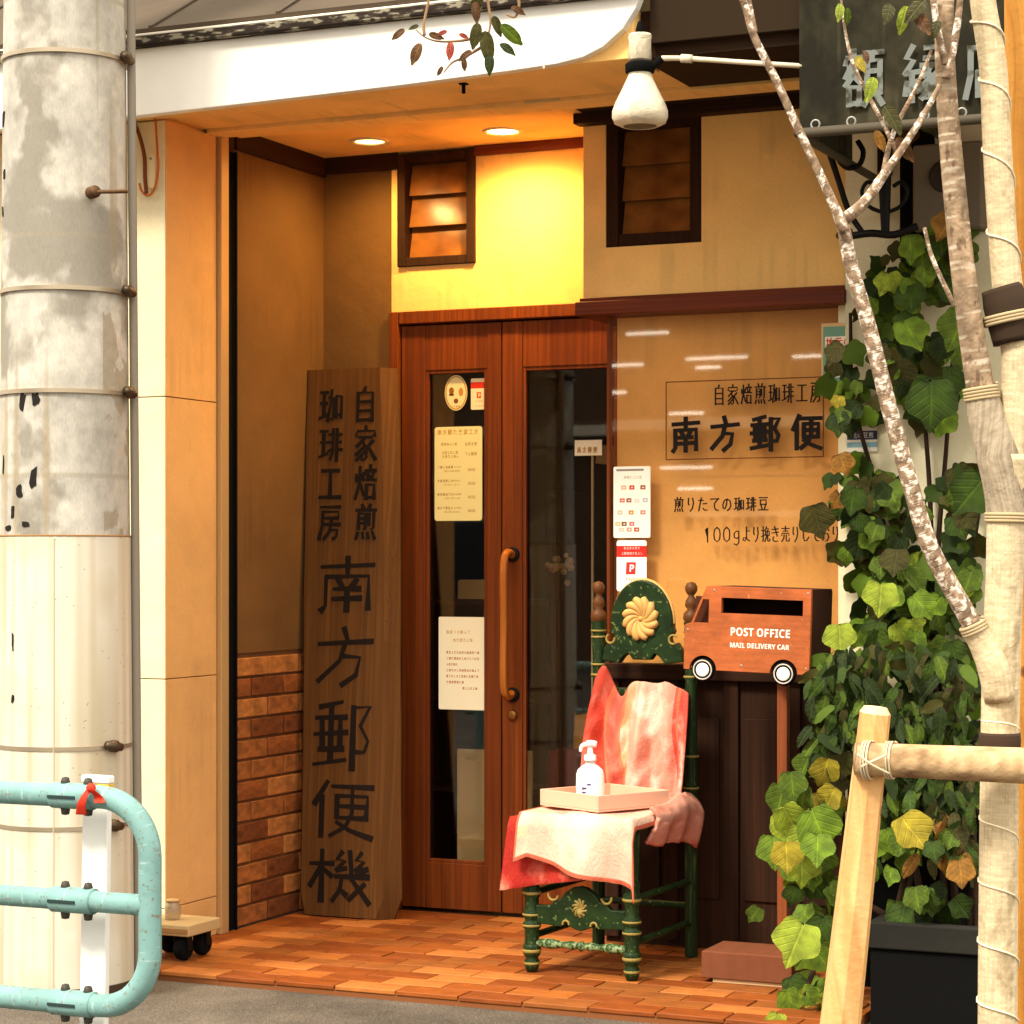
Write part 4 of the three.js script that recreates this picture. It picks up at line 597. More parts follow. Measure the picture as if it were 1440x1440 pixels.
    const A = d.x * d.x + d.z * d.z, B = 2 * (o.x * d.x + o.z * d.z), C = o.x * o.x + o.z * o.z - r * r, D = B * B - 4 * A * C; if (D < 0) continue;
    const q = o.clone().addScaledVector(d, (-B - Math.sqrt(D)) / (2 * A)), an = Math.atan2(q.x, q.z), sc = 6.55 / FPX;
    const jag = []; for (let i = 0; i < 11; i++) { const b = i / 11 * 6.2832, k = 0.62 + 0.5 * hash(i, px, py); jag.push([Math.sign(Math.cos(b)) * Math.pow(Math.abs(Math.cos(b)), 0.6) * w * sc * 0.5 * k, Math.sign(Math.sin(b)) * Math.pow(Math.abs(Math.sin(b)), 0.6) * h * sc * 0.5 * k]); } const g = slab(shapeOf(jag), 0.003, 0, -0.0015); g.rotateZ((hash(px, py, 2) - 0.5) * 0.35).translate(0, y, r).rotateY(an); mesh('tape_remnant', [boxUV(g)], flat([34, 30, 26], 0.9), t);
  }
}
// ================================================================ teal guard rail and the marker post behind it
{
  const teal = std({ map: tex(256, 256, (u, v) => { const k = fbm(u, v, 6, 5, 231), s = fbm(u, v, 24, 3, 233); const d = fbm(u, v, 40, 3, 235), sc = vn(u * 9, v * 150, [9, 150], 237); let c = scl([122, 160, 156], 0.86 + 0.2 * k); if (s > 0.76) c = mixc(c, [88, 94, 84], Math.min(1, (s - 0.76) * 8)); if (d > 0.72) c = mixc(c, [122, 86, 58], (d - 0.66) * 4); if (sc > 0.9) c = mixc(c, [186, 200, 194], 0.5); return c; }, [0.4, 0.4]), roughness: 0.5, bumpMap: bumpFine, bumpScale: 0.0012 });
  const t = thing('guard_rail', 'pale teal tubular street guard rail with a rounded end and bolted sleeves', 'guard rail', [0, 0, 0]), r = 0.0255;
  const P = (px, py) => atZ(px, py, 3.08), y0 = P(150, 1415).y, y1 = P(140, 1121).y, xe = atZ(211, 1265, 3.08).x, rad = 0.125, pts = [V(-1.6, y1, 3.08), V(-0.4, y1, 3.08), V(0.2, y1, 3.08), V(xe - rad - 0.04, y1, 3.08)];
  for (let i = 0; i <= 8; i++) { const a = i / 8 * 1.5708; pts.push(V(xe - rad + Math.sin(a) * rad, y1 - rad + Math.cos(a) * rad, 3.08)); }
  for (let i = 1; i < 5; i++) pts.push(V(xe, y1 - rad + (y0 - y1 + 2 * rad) * i / 5, 3.08));
  for (let i = 0; i <= 8; i++) { const a = i / 8 * 1.5708; pts.push(V(xe - rad + Math.cos(a) * rad, y0 + rad - Math.sin(a) * rad, 3.08)); }
  pts.push(V(xe - rad - 0.04, y0, 3.08), V(0.2, y0, 3.08), V(-0.4, y0, 3.08), V(-1.6, y0, 3.08));
  mesh('end_loop', [limb(pts, pts.map(() => r), 16, 4)], teal, t);
  const ym = P(190, 1272).y; mesh('middle_rail', [bar(V(-1.6, ym, 3.08), V(xe, ym, 3.08), r * 0.92, 16)], teal, t);
  for (const y of [y0, ym, y1]) {
    const xs = atZ(92, 1265, 3.08).x, s = mesh('sleeve', [bar(V(xs - 0.03, y, 3.08), V(xs + 0.075, y, 3.08), r + 0.0035, 16)], teal, t);
    for (const o of [0.0, 0.06]) mesh('bolt', [lathe([[0, r + 0.016], [0.008, r + 0.014], [0.011, r + 0.004], [0.011, -r - 0.004], [0.009, -r - 0.016], [0, -r - 0.018]], 10).translate(xs + o, y, 3.08)], flat([70, 66, 58], 0.6, { metalness: 0.4 }), s);
    mesh('slot', [block(xs - 0.028, y - 0.004, 3.08 + r + 0.001, xs + 0.045, y + 0.003, 3.08 + r + 0.0055, 0.001)], flat([40, 56, 56], 0.7), s);
  }
  for (const x of [-0.55, -1.5]) mesh('rail_post', [bar(V(x, -0.1, 3.03), V(x, 0.8, 3.03), 0.03, 14)], teal, t);
  const a = atZ(136, 1090, 3.0), b = atZ(130, 1410, 3.0), m = thing('marker_post', 'flat white marker post with a yellow band tied behind the teal rail', 'post', [b.x, -0.03, 3.0]);
  m.rotation.z = -0.018;
  mesh('post_board', [block(-0.034, 0, -0.01, 0.034, a.y + 0.015, 0.01, 0.005)], M.whitePlastic, m); mesh('yellow_band', [block(-0.036, a.y - 0.012, -0.012, 0.036, a.y + 0.012, 0.012, 0.002)], flat([210, 168, 60], 0.6), m); mesh('cap', [block(-0.037, a.y + 0.013, -0.013, 0.037, a.y + 0.03, 0.013, 0.004)], M.whitePlastic, m);
  const rb = atZ(128, 1108, 3.115), rt = thing('red_ribbon', 'red ribbon knotted round the top tube of the teal rail', 'ribbon', [rb.x, rb.y, 3.115]), rm = flat([200, 52, 30], 0.6, { side: THREE.DoubleSide });
  mesh('knot', [new THREE.IcosahedronGeometry(0.011, 1)].map(boxUV), rm, rt);
  for (const s of [-1, 1]) mesh('ribbon_tail', [sheet((u, v) => V(s * 0.004 + (s < 0 ? -0.026 : 0.016) * v + (u - 0.5) * (0.01 + 0.018 * v), 0.004 - v * (s < 0 ? 0.064 : 0.036), 0.008 * Math.sin(v * 5 + s)), 4, 8, 0.0016)], rm, rt);
}
// ================================================================ trolley by the pier
{
  const t = thing('wheeled_trolley', 'cream flat trolley on black castors pushed against the stone pier', 'trolley', [-0.72, 0.0, 1.15]);
  const cm = flat([186, 158, 112], 0.7); mesh('deck', [block(0.016, 0.08, -0.09, 0.225, 0.116, 0.1, 0.005)], cm, t); mesh('deck_edge', [block(0.02, 0.09, 0.1, 0.22, 0.104, 0.104, 0.001)], flat([150, 110, 66], 0.7), t);
  for (const [x, z] of [[0.18, 0.06], [0.18, -0.05], [0.06, 0.06], [0.06, -0.05]]) { const c = mesh('castor', [lathe([[0, -0.018], [0.03, -0.018], [0.036, -0.01], [0.036, 0.01], [0.03, 0.018], [0, 0.018]], 22).rotateZ(Math.PI / 2).translate(x, 0.037, z)], M.black, t); mesh('fork', [block(x - 0.026, 0.034, z - 0.012, x - 0.021, 0.08, z + 0.014, 0.001), block(x + 0.021, 0.034, z - 0.012, x + 0.026, 0.08, z + 0.014, 0.001), block(x - 0.021, 0.075, z - 0.016, x + 0.021, 0.08, z + 0.016, 0.001)], M.blackMetal, c); }
  const g = thing('glass_jar', 'small clear jar standing on the cream trolley', 'jar', [-0.61, 0.1165, 1.16]); mesh('jar_body', [lathe([[0.0, 0], [0.024, 0], [0.026, 0.004], [0.026, 0.04], [0.02, 0.048], [0.02, 0.056], [0.018, 0.056], [0.018, 0.047], [0.023, 0.039], [0.023, 0.006], [0, 0.005]], 24)], M.whiteGlass = new THREE.MeshPhysicalMaterial({ color: 0xe8dcc0, transmission: 0.8, thickness: 0, roughness: 0.15 }), g); mesh('lid', [lathe([[0, 0.064], [0.02, 0.063], [0.022, 0.056], [0, 0.0561]], 20)], flat([196, 160, 110], 0.5), g);
}
// ================================================================ white spot lamp on its arm, cables
{
  const p = atD(900, 130, 6.4), t = thing('spot_lamp', 'white cone shaped outdoor spot lamp on a long white arm above the bay window', 'lamp', [p.x, p.y, p.z]), wm = plasterMat([222, 208, 180], 241, 0.08, 0.5);
  mesh('shade', [lathe([[0.0, 0.075], [0.03, 0.07], [0.034, 0.045], [0.05, 0.01], [0.07, -0.03], [0.078, -0.052], [0.0785, -0.07], [0.072, -0.086], [0.05, -0.096], [0.045, -0.094], [0.068, -0.084], [0.0735, -0.07], [0.073, -0.052], [0.0, -0.05]], 36)], wm, t);
  mesh('socket_ring', [lathe([[0.03, 0.052], [0.041, 0.056], [0.042, 0.078], [0.034, 0.084], [0.0, 0.0842]], 24)], M.black, t); mesh('lamp_holder', [lathe([[0, 0.165], [0.031, 0.163], [0.033, 0.155], [0.031, 0.145], [0.033, 0.09], [0.0, 0.084]], 24)], wm, t);
  mesh('cable_gland', [lathe([[0, 0.2], [0.006, 0.198], [0.012, 0.178], [0.014, 0.164], [0, 0.164]], 14)], M.black, t);
  const e = atZ(1130, 93, 1.265).sub(p), k = V(0.06, 0.092, -0.01), knee = atD(958, 82, 6.38).sub(p); mesh('clamp', [bar(V(0.035, 0.068, 0), k, 0.011, 10)], M.black, t);
  mesh('arm', [limb([k, knee, knee.clone().lerp(e, 0.5), e], [0.008, 0.0075, 0.007, 0.007], 10, 4), bar(knee.clone().add(V(0, 0, 0)), knee.clone().lerp(e, 0.09), 0.012, 12)], wm, t);
  const cm = flat([196, 104, 40], 0.6), c = thing('loose_cables', 'loose cables looping down the top of the stone pier', 'cable');
  const cp = (px, py) => atZ(px, py, 1.075); 
  mesh('cable', [limb([cp(218, 160), cp(221, 205), cp(222, 240), cp(216, 268), cp(207, 275), cp(199, 268), cp(196, 258)], Array(7).fill(0.004), 8, 5)], cm, c); mesh('cable', [limb([cp(186, 165), cp(196, 190), cp(203, 220), cp(204, 250), cp(206, 272)], Array(5).fill(0.0065), 8, 5)], flat([120, 66, 30], 0.6), c);
  const jb = thing('junction_box', 'little cream junction box on the pier between the cables', 'box', [cp(211, 238).x, cp(211, 238).y, 1.0535]); mesh('box_cover', [block(-0.018, -0.06, 0, 0.018, 0.05, 0.018, 0.004)], flat([232, 214, 170], 0.5), jb); mesh('screw', [lathe([[0, 0.003], [0.004, 0.002], [0.005, 0]], 10).rotateX(1.57).translate(0, 0.035, 0.018)], M.galv, jb);
  const hk = thing('soffit_hook', 'short black hook hanging under the white valance', 'hook', [atZ(652, 118, 1.16).x, 2.658, 1.16]); mesh('hook_stem', [bar(V(0, 0, 0), V(0, -0.03, 0), 0.006, 8)], M.black, hk); mesh('hook_plate', [block(-0.012, -0.004, -0.012, 0.012, 0, 0.012, 0.001)], M.black, hk);
}
// ================================================================ old canvas sign over the corner
{
  const z = 1.285, a = atZ(1122, 185, z), b = atZ(1470, 190, z), t = thing('canvas_awning_sign', 'weathered dark canvas awning with pale painted characters over the corner wall', 'awning', [0, 0, 0]);
  const can = std({ map: tex(512, 512, (u, v) => { const k = fbm(u, v, 5, 5, 251), s = vn(u * 26, v * 3, [26, 3], 253); let c = mixc([30, 28, 18], [86, 78, 56], Math.max(0, k * 1.6 - 0.55)); if (s > 0.7) c = mixc(c, [104, 96, 74], (s - 0.7)); return c; }, [0.7, 0.7]), roughness: 0.95, bumpMap: bumpCoarse, bumpScale: 0.006 });
  const y0 = a.y + 0.005, W = b.x - a.x; mesh('canvas', [sheet((u, v) => V(a.x + u * W, y0 + v * 1.0 + 0.004 * Math.sin(u * 40), z - 0.02 - 0.25 * Math.max(0, v - 0.75) + 0.006 * Math.sin(u * 23 + v * 4)), 50, 16, 0.004), sheet((u, v) => V(a.x + 0.003, y0 + v * 1.0, z - 0.03 - u * 0.5), 4, 8, 0.004)], can, t);
  mesh('front_tube', [bar(V(a.x, y0 - 0.01, z), V(b.x, y0 - 0.01, z), 0.014, 12)], flat([76, 68, 54], 0.7), t); mesh('side_tube', [bar(V(a.x, y0 - 0.01, z), V(a.x, y0 - 0.01, 0.41), 0.012, 10)], flat([76, 68, 54], 0.7), t);
  const p = atZ(1185, 72, z), q = atZ(1408, 60, z), cw = 0.11, ch = 0.155; ['額', '縁', '店'].forEach((c, i) => mesh('painted_character', glyph(c, p.x + i * (q.x - p.x - 0.1) / 2, p.y, cw, ch, 0.0165, 0.001).map((g) => g.translate(0, 0, z - 0.008)), std({ map: tex(128, 128, (u, v) => mixc([112, 116, 110], [58, 56, 44], Math.min(1, Math.max(0, (fbm(u, v, 6, 4, 255) - 0.46) * 5))), [0.2, 0.2]), roughness: 0.95 }), t));
  const h = []; for (let i = 0; i < 7; i++) h.push(new THREE.TorusGeometry(0.012, 0.003, 6, 12).translate(a.x + 0.05 + i * 0.1, y0 + 0.01, z + 0.002)); h.forEach((g) => mesh('lacing_ring', [g], M.galv, t));
  // the iron bracket under it
  const i = thing('iron_bracket', 'black wrought iron bracket with curls fixed under the canvas awning', 'bracket'), B = (px, py, zz = 0.78) => atZ(px, py, zz);
  mesh('scroll', [limb([B(1172, 200), B(1178, 222), B(1192, 236), B(1208, 232), B(1214, 214), B(1206, 198)], Array(6).fill(0.008), 8, 5)], M.blackMetal, i);
  mesh('strut', [limb([B(1160, 195), B(1178, 250), B(1195, 300), B(1215, 330)], [0.01, 0.009, 0.009, 0.008], 8, 4)], M.blackMetal, i);
  mesh('cross_bar', [limb([B(1195, 332), B(1225, 328), B(1258, 330), B(1290, 318)], Array(4).fill(0.011), 8, 4)], M.blackMetal, i);
  mesh('lantern_stem', [limb([B(1243, 190), B(1244, 250), B(1245, 330)], [0.008, 0.02, 0.012], 10, 4)], M.blackMetal, i);
  for (const s of [-1, 1]) mesh('curl', [limb([B(1244, 300), B(1244 + s * 22, 290), B(1244 + s * 32, 270), B(1244 + s * 24, 256), B(1244 + s * 12, 262)], Array(5).fill(0.006), 8, 5)], M.blackMetal, i);
  mesh('wall_plate', [block(B(1235, 0, 0.4).x, B(0, 335, 0.4).y, 0.4, B(1255, 0, 0.4).x, B(0, 260, 0.4).y, 0.415, 0.003), bar(B(1245, 300, 0.41), B(1244, 300, 0.78), 0.01, 8)], M.blackMetal, i);
  const mt = atZ(1330, 270, 0.45), mb = thing('meter_box', 'grey meter box on the corner wall behind the branches', 'meter', [mt.x, mt.y, 0.4]); mesh('case', [block(-0.09, -0.12, 0, 0.12, 0.14, 0.1, 0.008)], flat([120, 108, 90], 0.7), mb); mesh('dial_cover', [lathe([[0, 0.02], [0.04, 0.018], [0.05, 0]], 24).rotateX(1.57).translate(0.01, 0.04, 0.1)], flat([60, 54, 46], 0.4), mb);
  const dk = atZ(1290, 265, 0.42), vb = thing('shutter_slot', 'narrow black recess box beside the grey meter box', 'box', [dk.x, dk.y, 0.4]); mesh('case', [block(-0.045, -0.17, 0, 0.05, 0.19, 0.06, 0.004)], M.black, vb); mesh('lip', [block(-0.05, 0.19, 0, 0.055, 0.2, 0.068, 0.002)], M.blackMetal, vb);
}
// ================================================================ planting by the corner wall
function leafGeo(kind, s) { // a folded, drooping leaf, base at the origin, tip towards -y, face towards +z
  const out = [], n = 30;
  for (let i = 0; i <= n; i++) {
    const a = -Math.PI / 2 + (i / n) * Math.PI * 2; let r;
    if (kind === 'heart') { const b = Math.abs(((a + Math.PI / 2 + Math.PI) % (2 * Math.PI)) - Math.PI); r = 0.5 * (1 + 0.085 * Math.cos(b * 5) - 0.10 * Math.max(0, b - 2.4) * 3) * (1 - 0.06 * Math.cos(b * 2)) + (b < 0.35 ? 0.13 * (1 - b / 0.35) : 0); }
    else r = 0.5;
    r *= 1 + 0.05 * (hash(i % n, s, 7) - 0.5);
    out.push(kind === 'oval' ? [Math.cos(a) * 0.24, Math.sin(a) * 0.5 - (Math.sin(a) < -0.95 ? 0.1 : 0)] : [Math.cos(a) * r, Math.sin(a) * r]);
  }
  const pos = [], idx = []; const put = (x, y) => pos.push(x, y - 0.45, 0.22 * Math.abs(x) - 0.25 * (y - 0.5) * (y - 0.5) * 0.6 + 0.06 * Math.sin(x * 7 + s) * Math.sin(y * 6 + s * 2) + 0.012 * (hash(Math.round(x * 50), Math.round(y * 50), s) - 0.5));
  put(0, 0.42); put(0, 0.15); put(0, -0.15); const c0 = 3; out.forEach(([x, y]) => put(x, y));
  for (let i = 0; i < n; i++) { const y = (out[i][1] + out[i + 1][1]) / 2, c = y > 0.25 ? 0 : y > 0 ? 1 : 2; idx.push(c, c0 + i, c0 + i + 1); }
  for (const [a, b] of [[0, 1], [1, 2]]) { for (let i = 0; i < n; i++) { const ya = (out[i][1] + out[Math.max(0, i - 1)][1]) / 2, yb = (out[i][1] + out[i + 1][1]) / 2, ca = ya > 0.25 ? 0 : ya > 0 ? 1 : 2, cb = yb > 0.25 ? 0 : yb > 0 ? 1 : 2; if (i && Math.min(ca, cb) === a && Math.max(ca, cb) === b) idx.push(ca, c0 + i, cb); } }
  const g = new THREE.BufferGeometry(); g.setAttribute('position', new THREE.Float32BufferAttribute(pos, 3)); g.setAttribute('uv', new THREE.Float32BufferAttribute(pos.filter((_, i) => i % 3 < 2), 2)); g.setIndex(idx); g.computeVertexNormals(); return g;
}
const hearts = [1, 2, 3, 4].map((s) => leafGeo('heart', s)), ovals = [5, 6, 7].map((s) => leafGeo('oval', s));
const leafBump = tex(128, 128, (u, v) => grey(Math.abs(u) < 0.03 || u > 0.97 ? 30 : 200 - 150 * Math.max(0, 1 - Math.abs(((v * 5 + Math.min(u, 1 - u) * 4) % 1) - 0.5) * 9) + 40 * fbm(u, v, 8, 3, 300)), [1, 1], false);
const leafMat = (c, s) => new THREE.MeshPhysicalMaterial({ map: tex(64, 64, (u, v) => { const k = fbm(u, v, 4, 3, s), vein = u < 0.03 || u > 0.97 || Math.abs(((v * 5 + Math.min(u, 1 - u) * 4) % 1) - 0.5) < 0.06 ? 1.16 : 1; return scl(c, (0.7 + 0.5 * k) * vein); }), roughness: 0.75, specularIntensity: 0.35, transmission: 0.32, bumpMap: leafBump, bumpScale: 0.003, thickness: 0, side: THREE.DoubleSide });
const GREEN = { deep: leafMat([40, 54, 12], 301), dark: leafMat([56, 76, 16], 302), mid: leafMat([84, 104, 24], 303), bright: leafMat([108, 134, 32], 304), lime: leafMat([142, 156, 44], 305), yellow: leafMat([160, 142, 38], 306), gold: leafMat([160, 112, 46], 307), olive: leafMat([66, 62, 18], 308), brown: leafMat([96, 64, 32], 309) };
const leafVC = new THREE.MeshPhysicalMaterial({ vertexColors: true, roughness: 0.75, specularIntensity: 0.35, transmission: 0.2, thickness: 0, side: THREE.DoubleSide });
function tinted(g, c) { const k = new THREE.Color().setRGB(c[0] / 255, c[1] / 255, c[2] / 255, THREE.SRGBColorSpace), n = g.attributes.position.count, a = new Float32Array(n * 3); for (let i = 0; i < n; i++) a.set([k.r, k.g, k.b], i * 3); g.setAttribute('color', new THREE.BufferAttribute(a, 3)); return g; }
function pickTone(list) { return GREEN[list[Math.floor(rnd() * list.length)]]; }
function addLeaf(parent, p, size, mat, geos, tilt = 0.7, turn = null) {
  const m = mesh('leaf', geos[Math.floor(rnd() * geos.length)], mat, parent); m.position.copy(p); m.scale.setScalar(size);
  m.rotation.set(rr(-0.5, 0.35) - 0.15, turn ?? (0.35 + rr(-tilt, tilt)), rr(-0.7, 0.7), 'YXZ'); return m;
}
{
  // low black trough with a grey rim, and an added black box standing in for the shaded gap behind
  const tr = thing('planter_trough', 'long black planter trough with a grey rim under the climbing ivy', 'planter', [1.64, -0.03, 1.06]);
  mesh('trough_body', [block(0.0, 0, -0.14, 1.3, 0.215, 0.13, 0.008)], M.black, tr); mesh('trough_rim', [block(-0.006, 0.216, 0.09, 1.306, 0.288, 0.142, 0.006), block(-0.006, 0.216, -0.15, 1.306, 0.288, -0.11, 0.006), block(-0.006, 0.216, -0.11, 0.03, 0.288, 0.09, 0.004)], plasterMat([36, 34, 29], 321, 0.2, 0.95), tr);
  mesh('soil', [block(0.03, 0.2, -0.11, 1.3, 0.25, 0.09, 0.0)], flat([34, 26, 18], 1), tr);
  const bn = thing('shade_box', 'tall black box added behind the trough to stand for the shaded gap', 'box', [1.46, -0.03, 0.62]); mesh('box_body', [block(0, 0, -0.18, 1.4, 0.72, 0.16, 0.01)], M.black, bn); mesh('box_lid', [block(-0.01, 0.722, -0.19, 1.41, 0.76, 0.175, 0.008)], M.blackMetal, bn);
  // climbing ivy
  const iv = thing('climbing_ivy', 'climbing ivy with heart shaped leaves covering the corner wall', 'ivy', [0, 0, 0]);
  const Z = (px, py, z) => atZ(px, py, z), bark = flat([52, 36, 24], 0.9);
  for (const path of [[[1330, 1290, 0.9], [1320, 1100, 0.6], [1312, 900, 0.46], [1308, 700, 0.44], [1298, 560, 0.44], [1290, 450, 0.44]], [[1345, 1290, 0.9], [1325, 1000, 0.5], [1318, 800, 0.45], [1330, 640, 0.44], [1340, 500, 0.44]], [[1300, 1290, 0.9], [1270, 1100, 0.6], [1262, 850, 0.46], [1230, 680, 0.45], [1200, 560, 0.44], [1196, 440, 0.43]], [[1250, 1290, 0.95], [1150, 1230, 0.9], [1120, 1200, 0.9], [1100, 1140, 0.9]], [[1250, 1300, 0.95], [1160, 1340, 1.1], [1130, 1400, 1.2]], [[1310, 900, 0.46], [1360, 800, 0.44], [1380, 700, 0.44]]])
    mesh('vine_stem', [limb(path.map((q) => Z(...q)), path.map((_, i) => 0.011 * (1 - i / path.length * 0.6)), 7, 4)], bark, iv);
  const G1 = ['deep', 'dark', 'mid', 'mid', 'bright', 'olive'], G2 = ['dark', 'mid', 'mid', 'bright', 'bright', 'lime'], G3 = ['mid', 'bright', 'lime', 'dark'];
  const C = [ // px, py, spread, spread, count, tones, size
    [1285, 375, 60, 38, 14, G2, 0.1], [1345, 330, 40, 30, 7, G1, 0.1], [1255, 420, 42, 40, 11, G2, 0.1], [1290, 500, 60, 46, 17, G1, 0.11], [1190, 520, 20, 40, 5, ['yellow', 'olive', 'mid'], 0.08], [1205, 570, 30, 20, 5, G1, 0.09], [1320, 545, 34, 34, 7, G2, 0.12], [1206, 690, 34, 50, 10, ['olive', 'dark', 'mid', 'gold'], 0.09], [1250, 700, 50, 40, 11, G1, 0.1], [1236, 775, 48, 44, 16, G1, 0.095], [1355, 690, 34, 44, 8, G1, 0.12], [1290, 810, 66, 48, 16, G2, 0.11], [1345, 800, 36, 50, 10, G1, 0.1], [1250, 870, 62, 36, 13, G2, 0.11], [1350, 900, 36, 70, 8, G1, 0.1], [1345, 1000, 34, 50, 6, G1, 0.09]];
  for (const [px, py, rx, ry, n, tones, s0] of C) for (let i = 0; i < n; i++) { const s = s0 * 0.76, a = rnd() * 6.283, q = Math.sqrt(rnd()); addLeaf(iv, Z(px + Math.cos(a) * rx * q, py + Math.sin(a) * ry * q, rr(0.46, 0.72)), s * rr(0.7, 1.25), pickTone(tones), hearts); }
  for (const [px, py, z, s, tone, turn] of [[1240, 838, 0.8, 0.12, 'lime', 0.4], [1283, 852, 0.82, 0.1, 'bright', 0.5], [1180, 895, 0.8, 0.11, 'lime', 0.2], [1142, 728, 0.75, 0.12, 'olive', 0.3], [1310, 560, 0.8, 0.17, 'dark', 0.4], [1385, 695, 0.8, 0.15, 'dark', 0.4], [1270, 470, 0.78, 0.12, 'bright', 0.3], [1190, 330, 0.6, 0.06, 'brown', 0.3], [1280, 345, 0.75, 0.1, 'bright', 0.7], [1340, 320, 0.75, 0.1, 'gold', 0.3], [1305, 170, 0.98, 0.1, 'olive', 0.3], [1265, 190, 0.98, 0.1, 'brown', 0.4], [1180, 650, 0.75, 0.08, 'gold', 0.2], [1360, 460, 0.8, 0.14, 'mid', 0.3], [1240, 130, 1.0, 0.09, 'lime', 0.3], [1215, 75, 1.0, 0.07, 'yellow', 0.5]]) addLeaf(iv, Z(px, py, z).add(V(0, s * 0.34, 0)), s * 0.84, GREEN[tone], hearts, 0, turn);
  const D = [[1250, 1190, 40, 44, 12, G2, 0.075], [1330, 1215, 46, 46, 14, ['olive', 'dark', 'mid', 'gold'], 0.07], [1290, 1260, 60, 24, 10, G1, 0.07], [1110, 1110, 16, 14, 2, G3, 0.09], [1130, 1165, 46, 40, 14, G3, 0.09], [1150, 1230, 40, 40, 14, G2, 0.08], [1140, 1290, 34, 40, 8, G2, 0.08], [1130, 1390, 38, 34, 14, G2, 0.075], [1160, 1420, 30, 24, 8, G1, 0.08], [1160, 1080, 40, 40, 11, ['olive', 'mid', 'lime', 'yellow'], 0.075]];
  for (const [px, py, rx, ry, n, tones, s] of D) for (let i = 0; i < n; i++) { const a = rnd() * 6.283, q = Math.sqrt(rnd()); addLeaf(iv, Z(px + Math.cos(a) * rx * q, py + Math.sin(a) * ry * q, rr(0.98, 1.22)), s * rr(0.7, 1.25), pickTone(tones), hearts); }
  for (const [px, py, z, s, tone] of [[1132, 1322, 1.3, 0.125, 'lime'], [1148, 1350, 1.28, 0.07, 'bright'], [1105, 1200, 1.28, 0.085, 'yellow'], [1140, 1160, 1.28, 0.12, 'bright'], [1100, 1150, 1.26, 0.09, 'lime'], [1150, 1190, 1.28, 0.09, 'bright'], [1266, 1170, 1.2, 0.11, 'yellow'], [1112, 1100, 1.2, 0.08, 'mid'], [1095, 1436, 1.34, 0.06, 'lime'], [1068, 1285, 1.2, 0.05, 'mid']]) addLeaf(iv, Z(px, py, z).add(V(0, s * 0.4, 0)), s, GREEN[tone], hearts, 0, 0.4);
  { // the many small leaves further back in the climber
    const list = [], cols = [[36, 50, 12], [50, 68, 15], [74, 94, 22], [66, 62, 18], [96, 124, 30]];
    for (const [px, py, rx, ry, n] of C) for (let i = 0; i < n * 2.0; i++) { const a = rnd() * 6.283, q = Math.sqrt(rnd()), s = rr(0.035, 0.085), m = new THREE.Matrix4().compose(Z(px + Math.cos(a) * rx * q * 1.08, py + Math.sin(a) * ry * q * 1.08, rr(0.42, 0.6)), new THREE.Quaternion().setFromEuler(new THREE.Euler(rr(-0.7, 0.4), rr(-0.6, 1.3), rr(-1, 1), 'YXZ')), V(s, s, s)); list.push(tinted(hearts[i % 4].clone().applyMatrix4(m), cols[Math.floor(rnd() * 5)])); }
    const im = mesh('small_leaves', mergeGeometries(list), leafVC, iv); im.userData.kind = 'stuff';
  }
  // leafy shrub in the trough
  const sh = thing('bushy_shrub', 'bushy dark green shrub with small leaves growing out of the black trough', 'shrub', [0, 0, 0]), stems = [];
  for (let i = 0; i < 9; i++) { const b = V(1.75 + rr(-0.1, 0.35), 0.22, 1.0 + rr(-0.05, 0.06)), e = atZ(1270 + rr(-100, 90), 1010 + rr(-90, 90), rr(0.75, 1.05)); stems.push(limb([b, b.clone().lerp(e, 0.5).add(V(rr(-0.05, 0.05), 0.05, 0.03)), e], [0.008, 0.006, 0.003], 6, 4)); }
  mesh('stems', stems, bark, sh);
  let k = 0; const rest = [];
  for (let i = 0; i < 900; i++) {
    const a = rnd() * 6.283, q = Math.sqrt(rnd()), [px, py, rx, ry] = [[1260, 960, 110, 62], [1230, 1040, 95, 60], [1300, 1060, 85, 70], [1290, 1125, 84, 52], [1180, 970, 40, 60]][i % 5], p = Z(px + Math.cos(a) * rx * q, py + Math.sin(a) * ry * q, rr(0.74, 1.12)), near = p.z > 0.99;
    const s = rr(0.045, 0.085), mat = pickTone(['deep', 'deep', 'dark', 'dark', 'dark', 'mid', 'olive']);
    if (near && k < 260) { k++; addLeaf(sh, p, s, mat, ovals, 1.2); } else rest.push([p, s]);
  }
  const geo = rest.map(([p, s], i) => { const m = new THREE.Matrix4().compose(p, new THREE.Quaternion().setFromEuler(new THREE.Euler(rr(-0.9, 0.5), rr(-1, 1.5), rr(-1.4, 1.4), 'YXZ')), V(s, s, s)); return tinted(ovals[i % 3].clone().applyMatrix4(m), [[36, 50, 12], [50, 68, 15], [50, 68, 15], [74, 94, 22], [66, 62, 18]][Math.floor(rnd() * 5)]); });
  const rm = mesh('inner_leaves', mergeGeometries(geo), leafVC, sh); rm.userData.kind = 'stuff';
  for (let i = 0; i < 34; i++) { const p = Z(1330 + rr(-40, 34), 1150 + rr(-20, 60), rr(1.0, 1.15)); addLeaf(sh, p, rr(0.05, 0.08), pickTone(['olive', 'gold', 'olive', 'dark']), ovals, 1.2); }
}
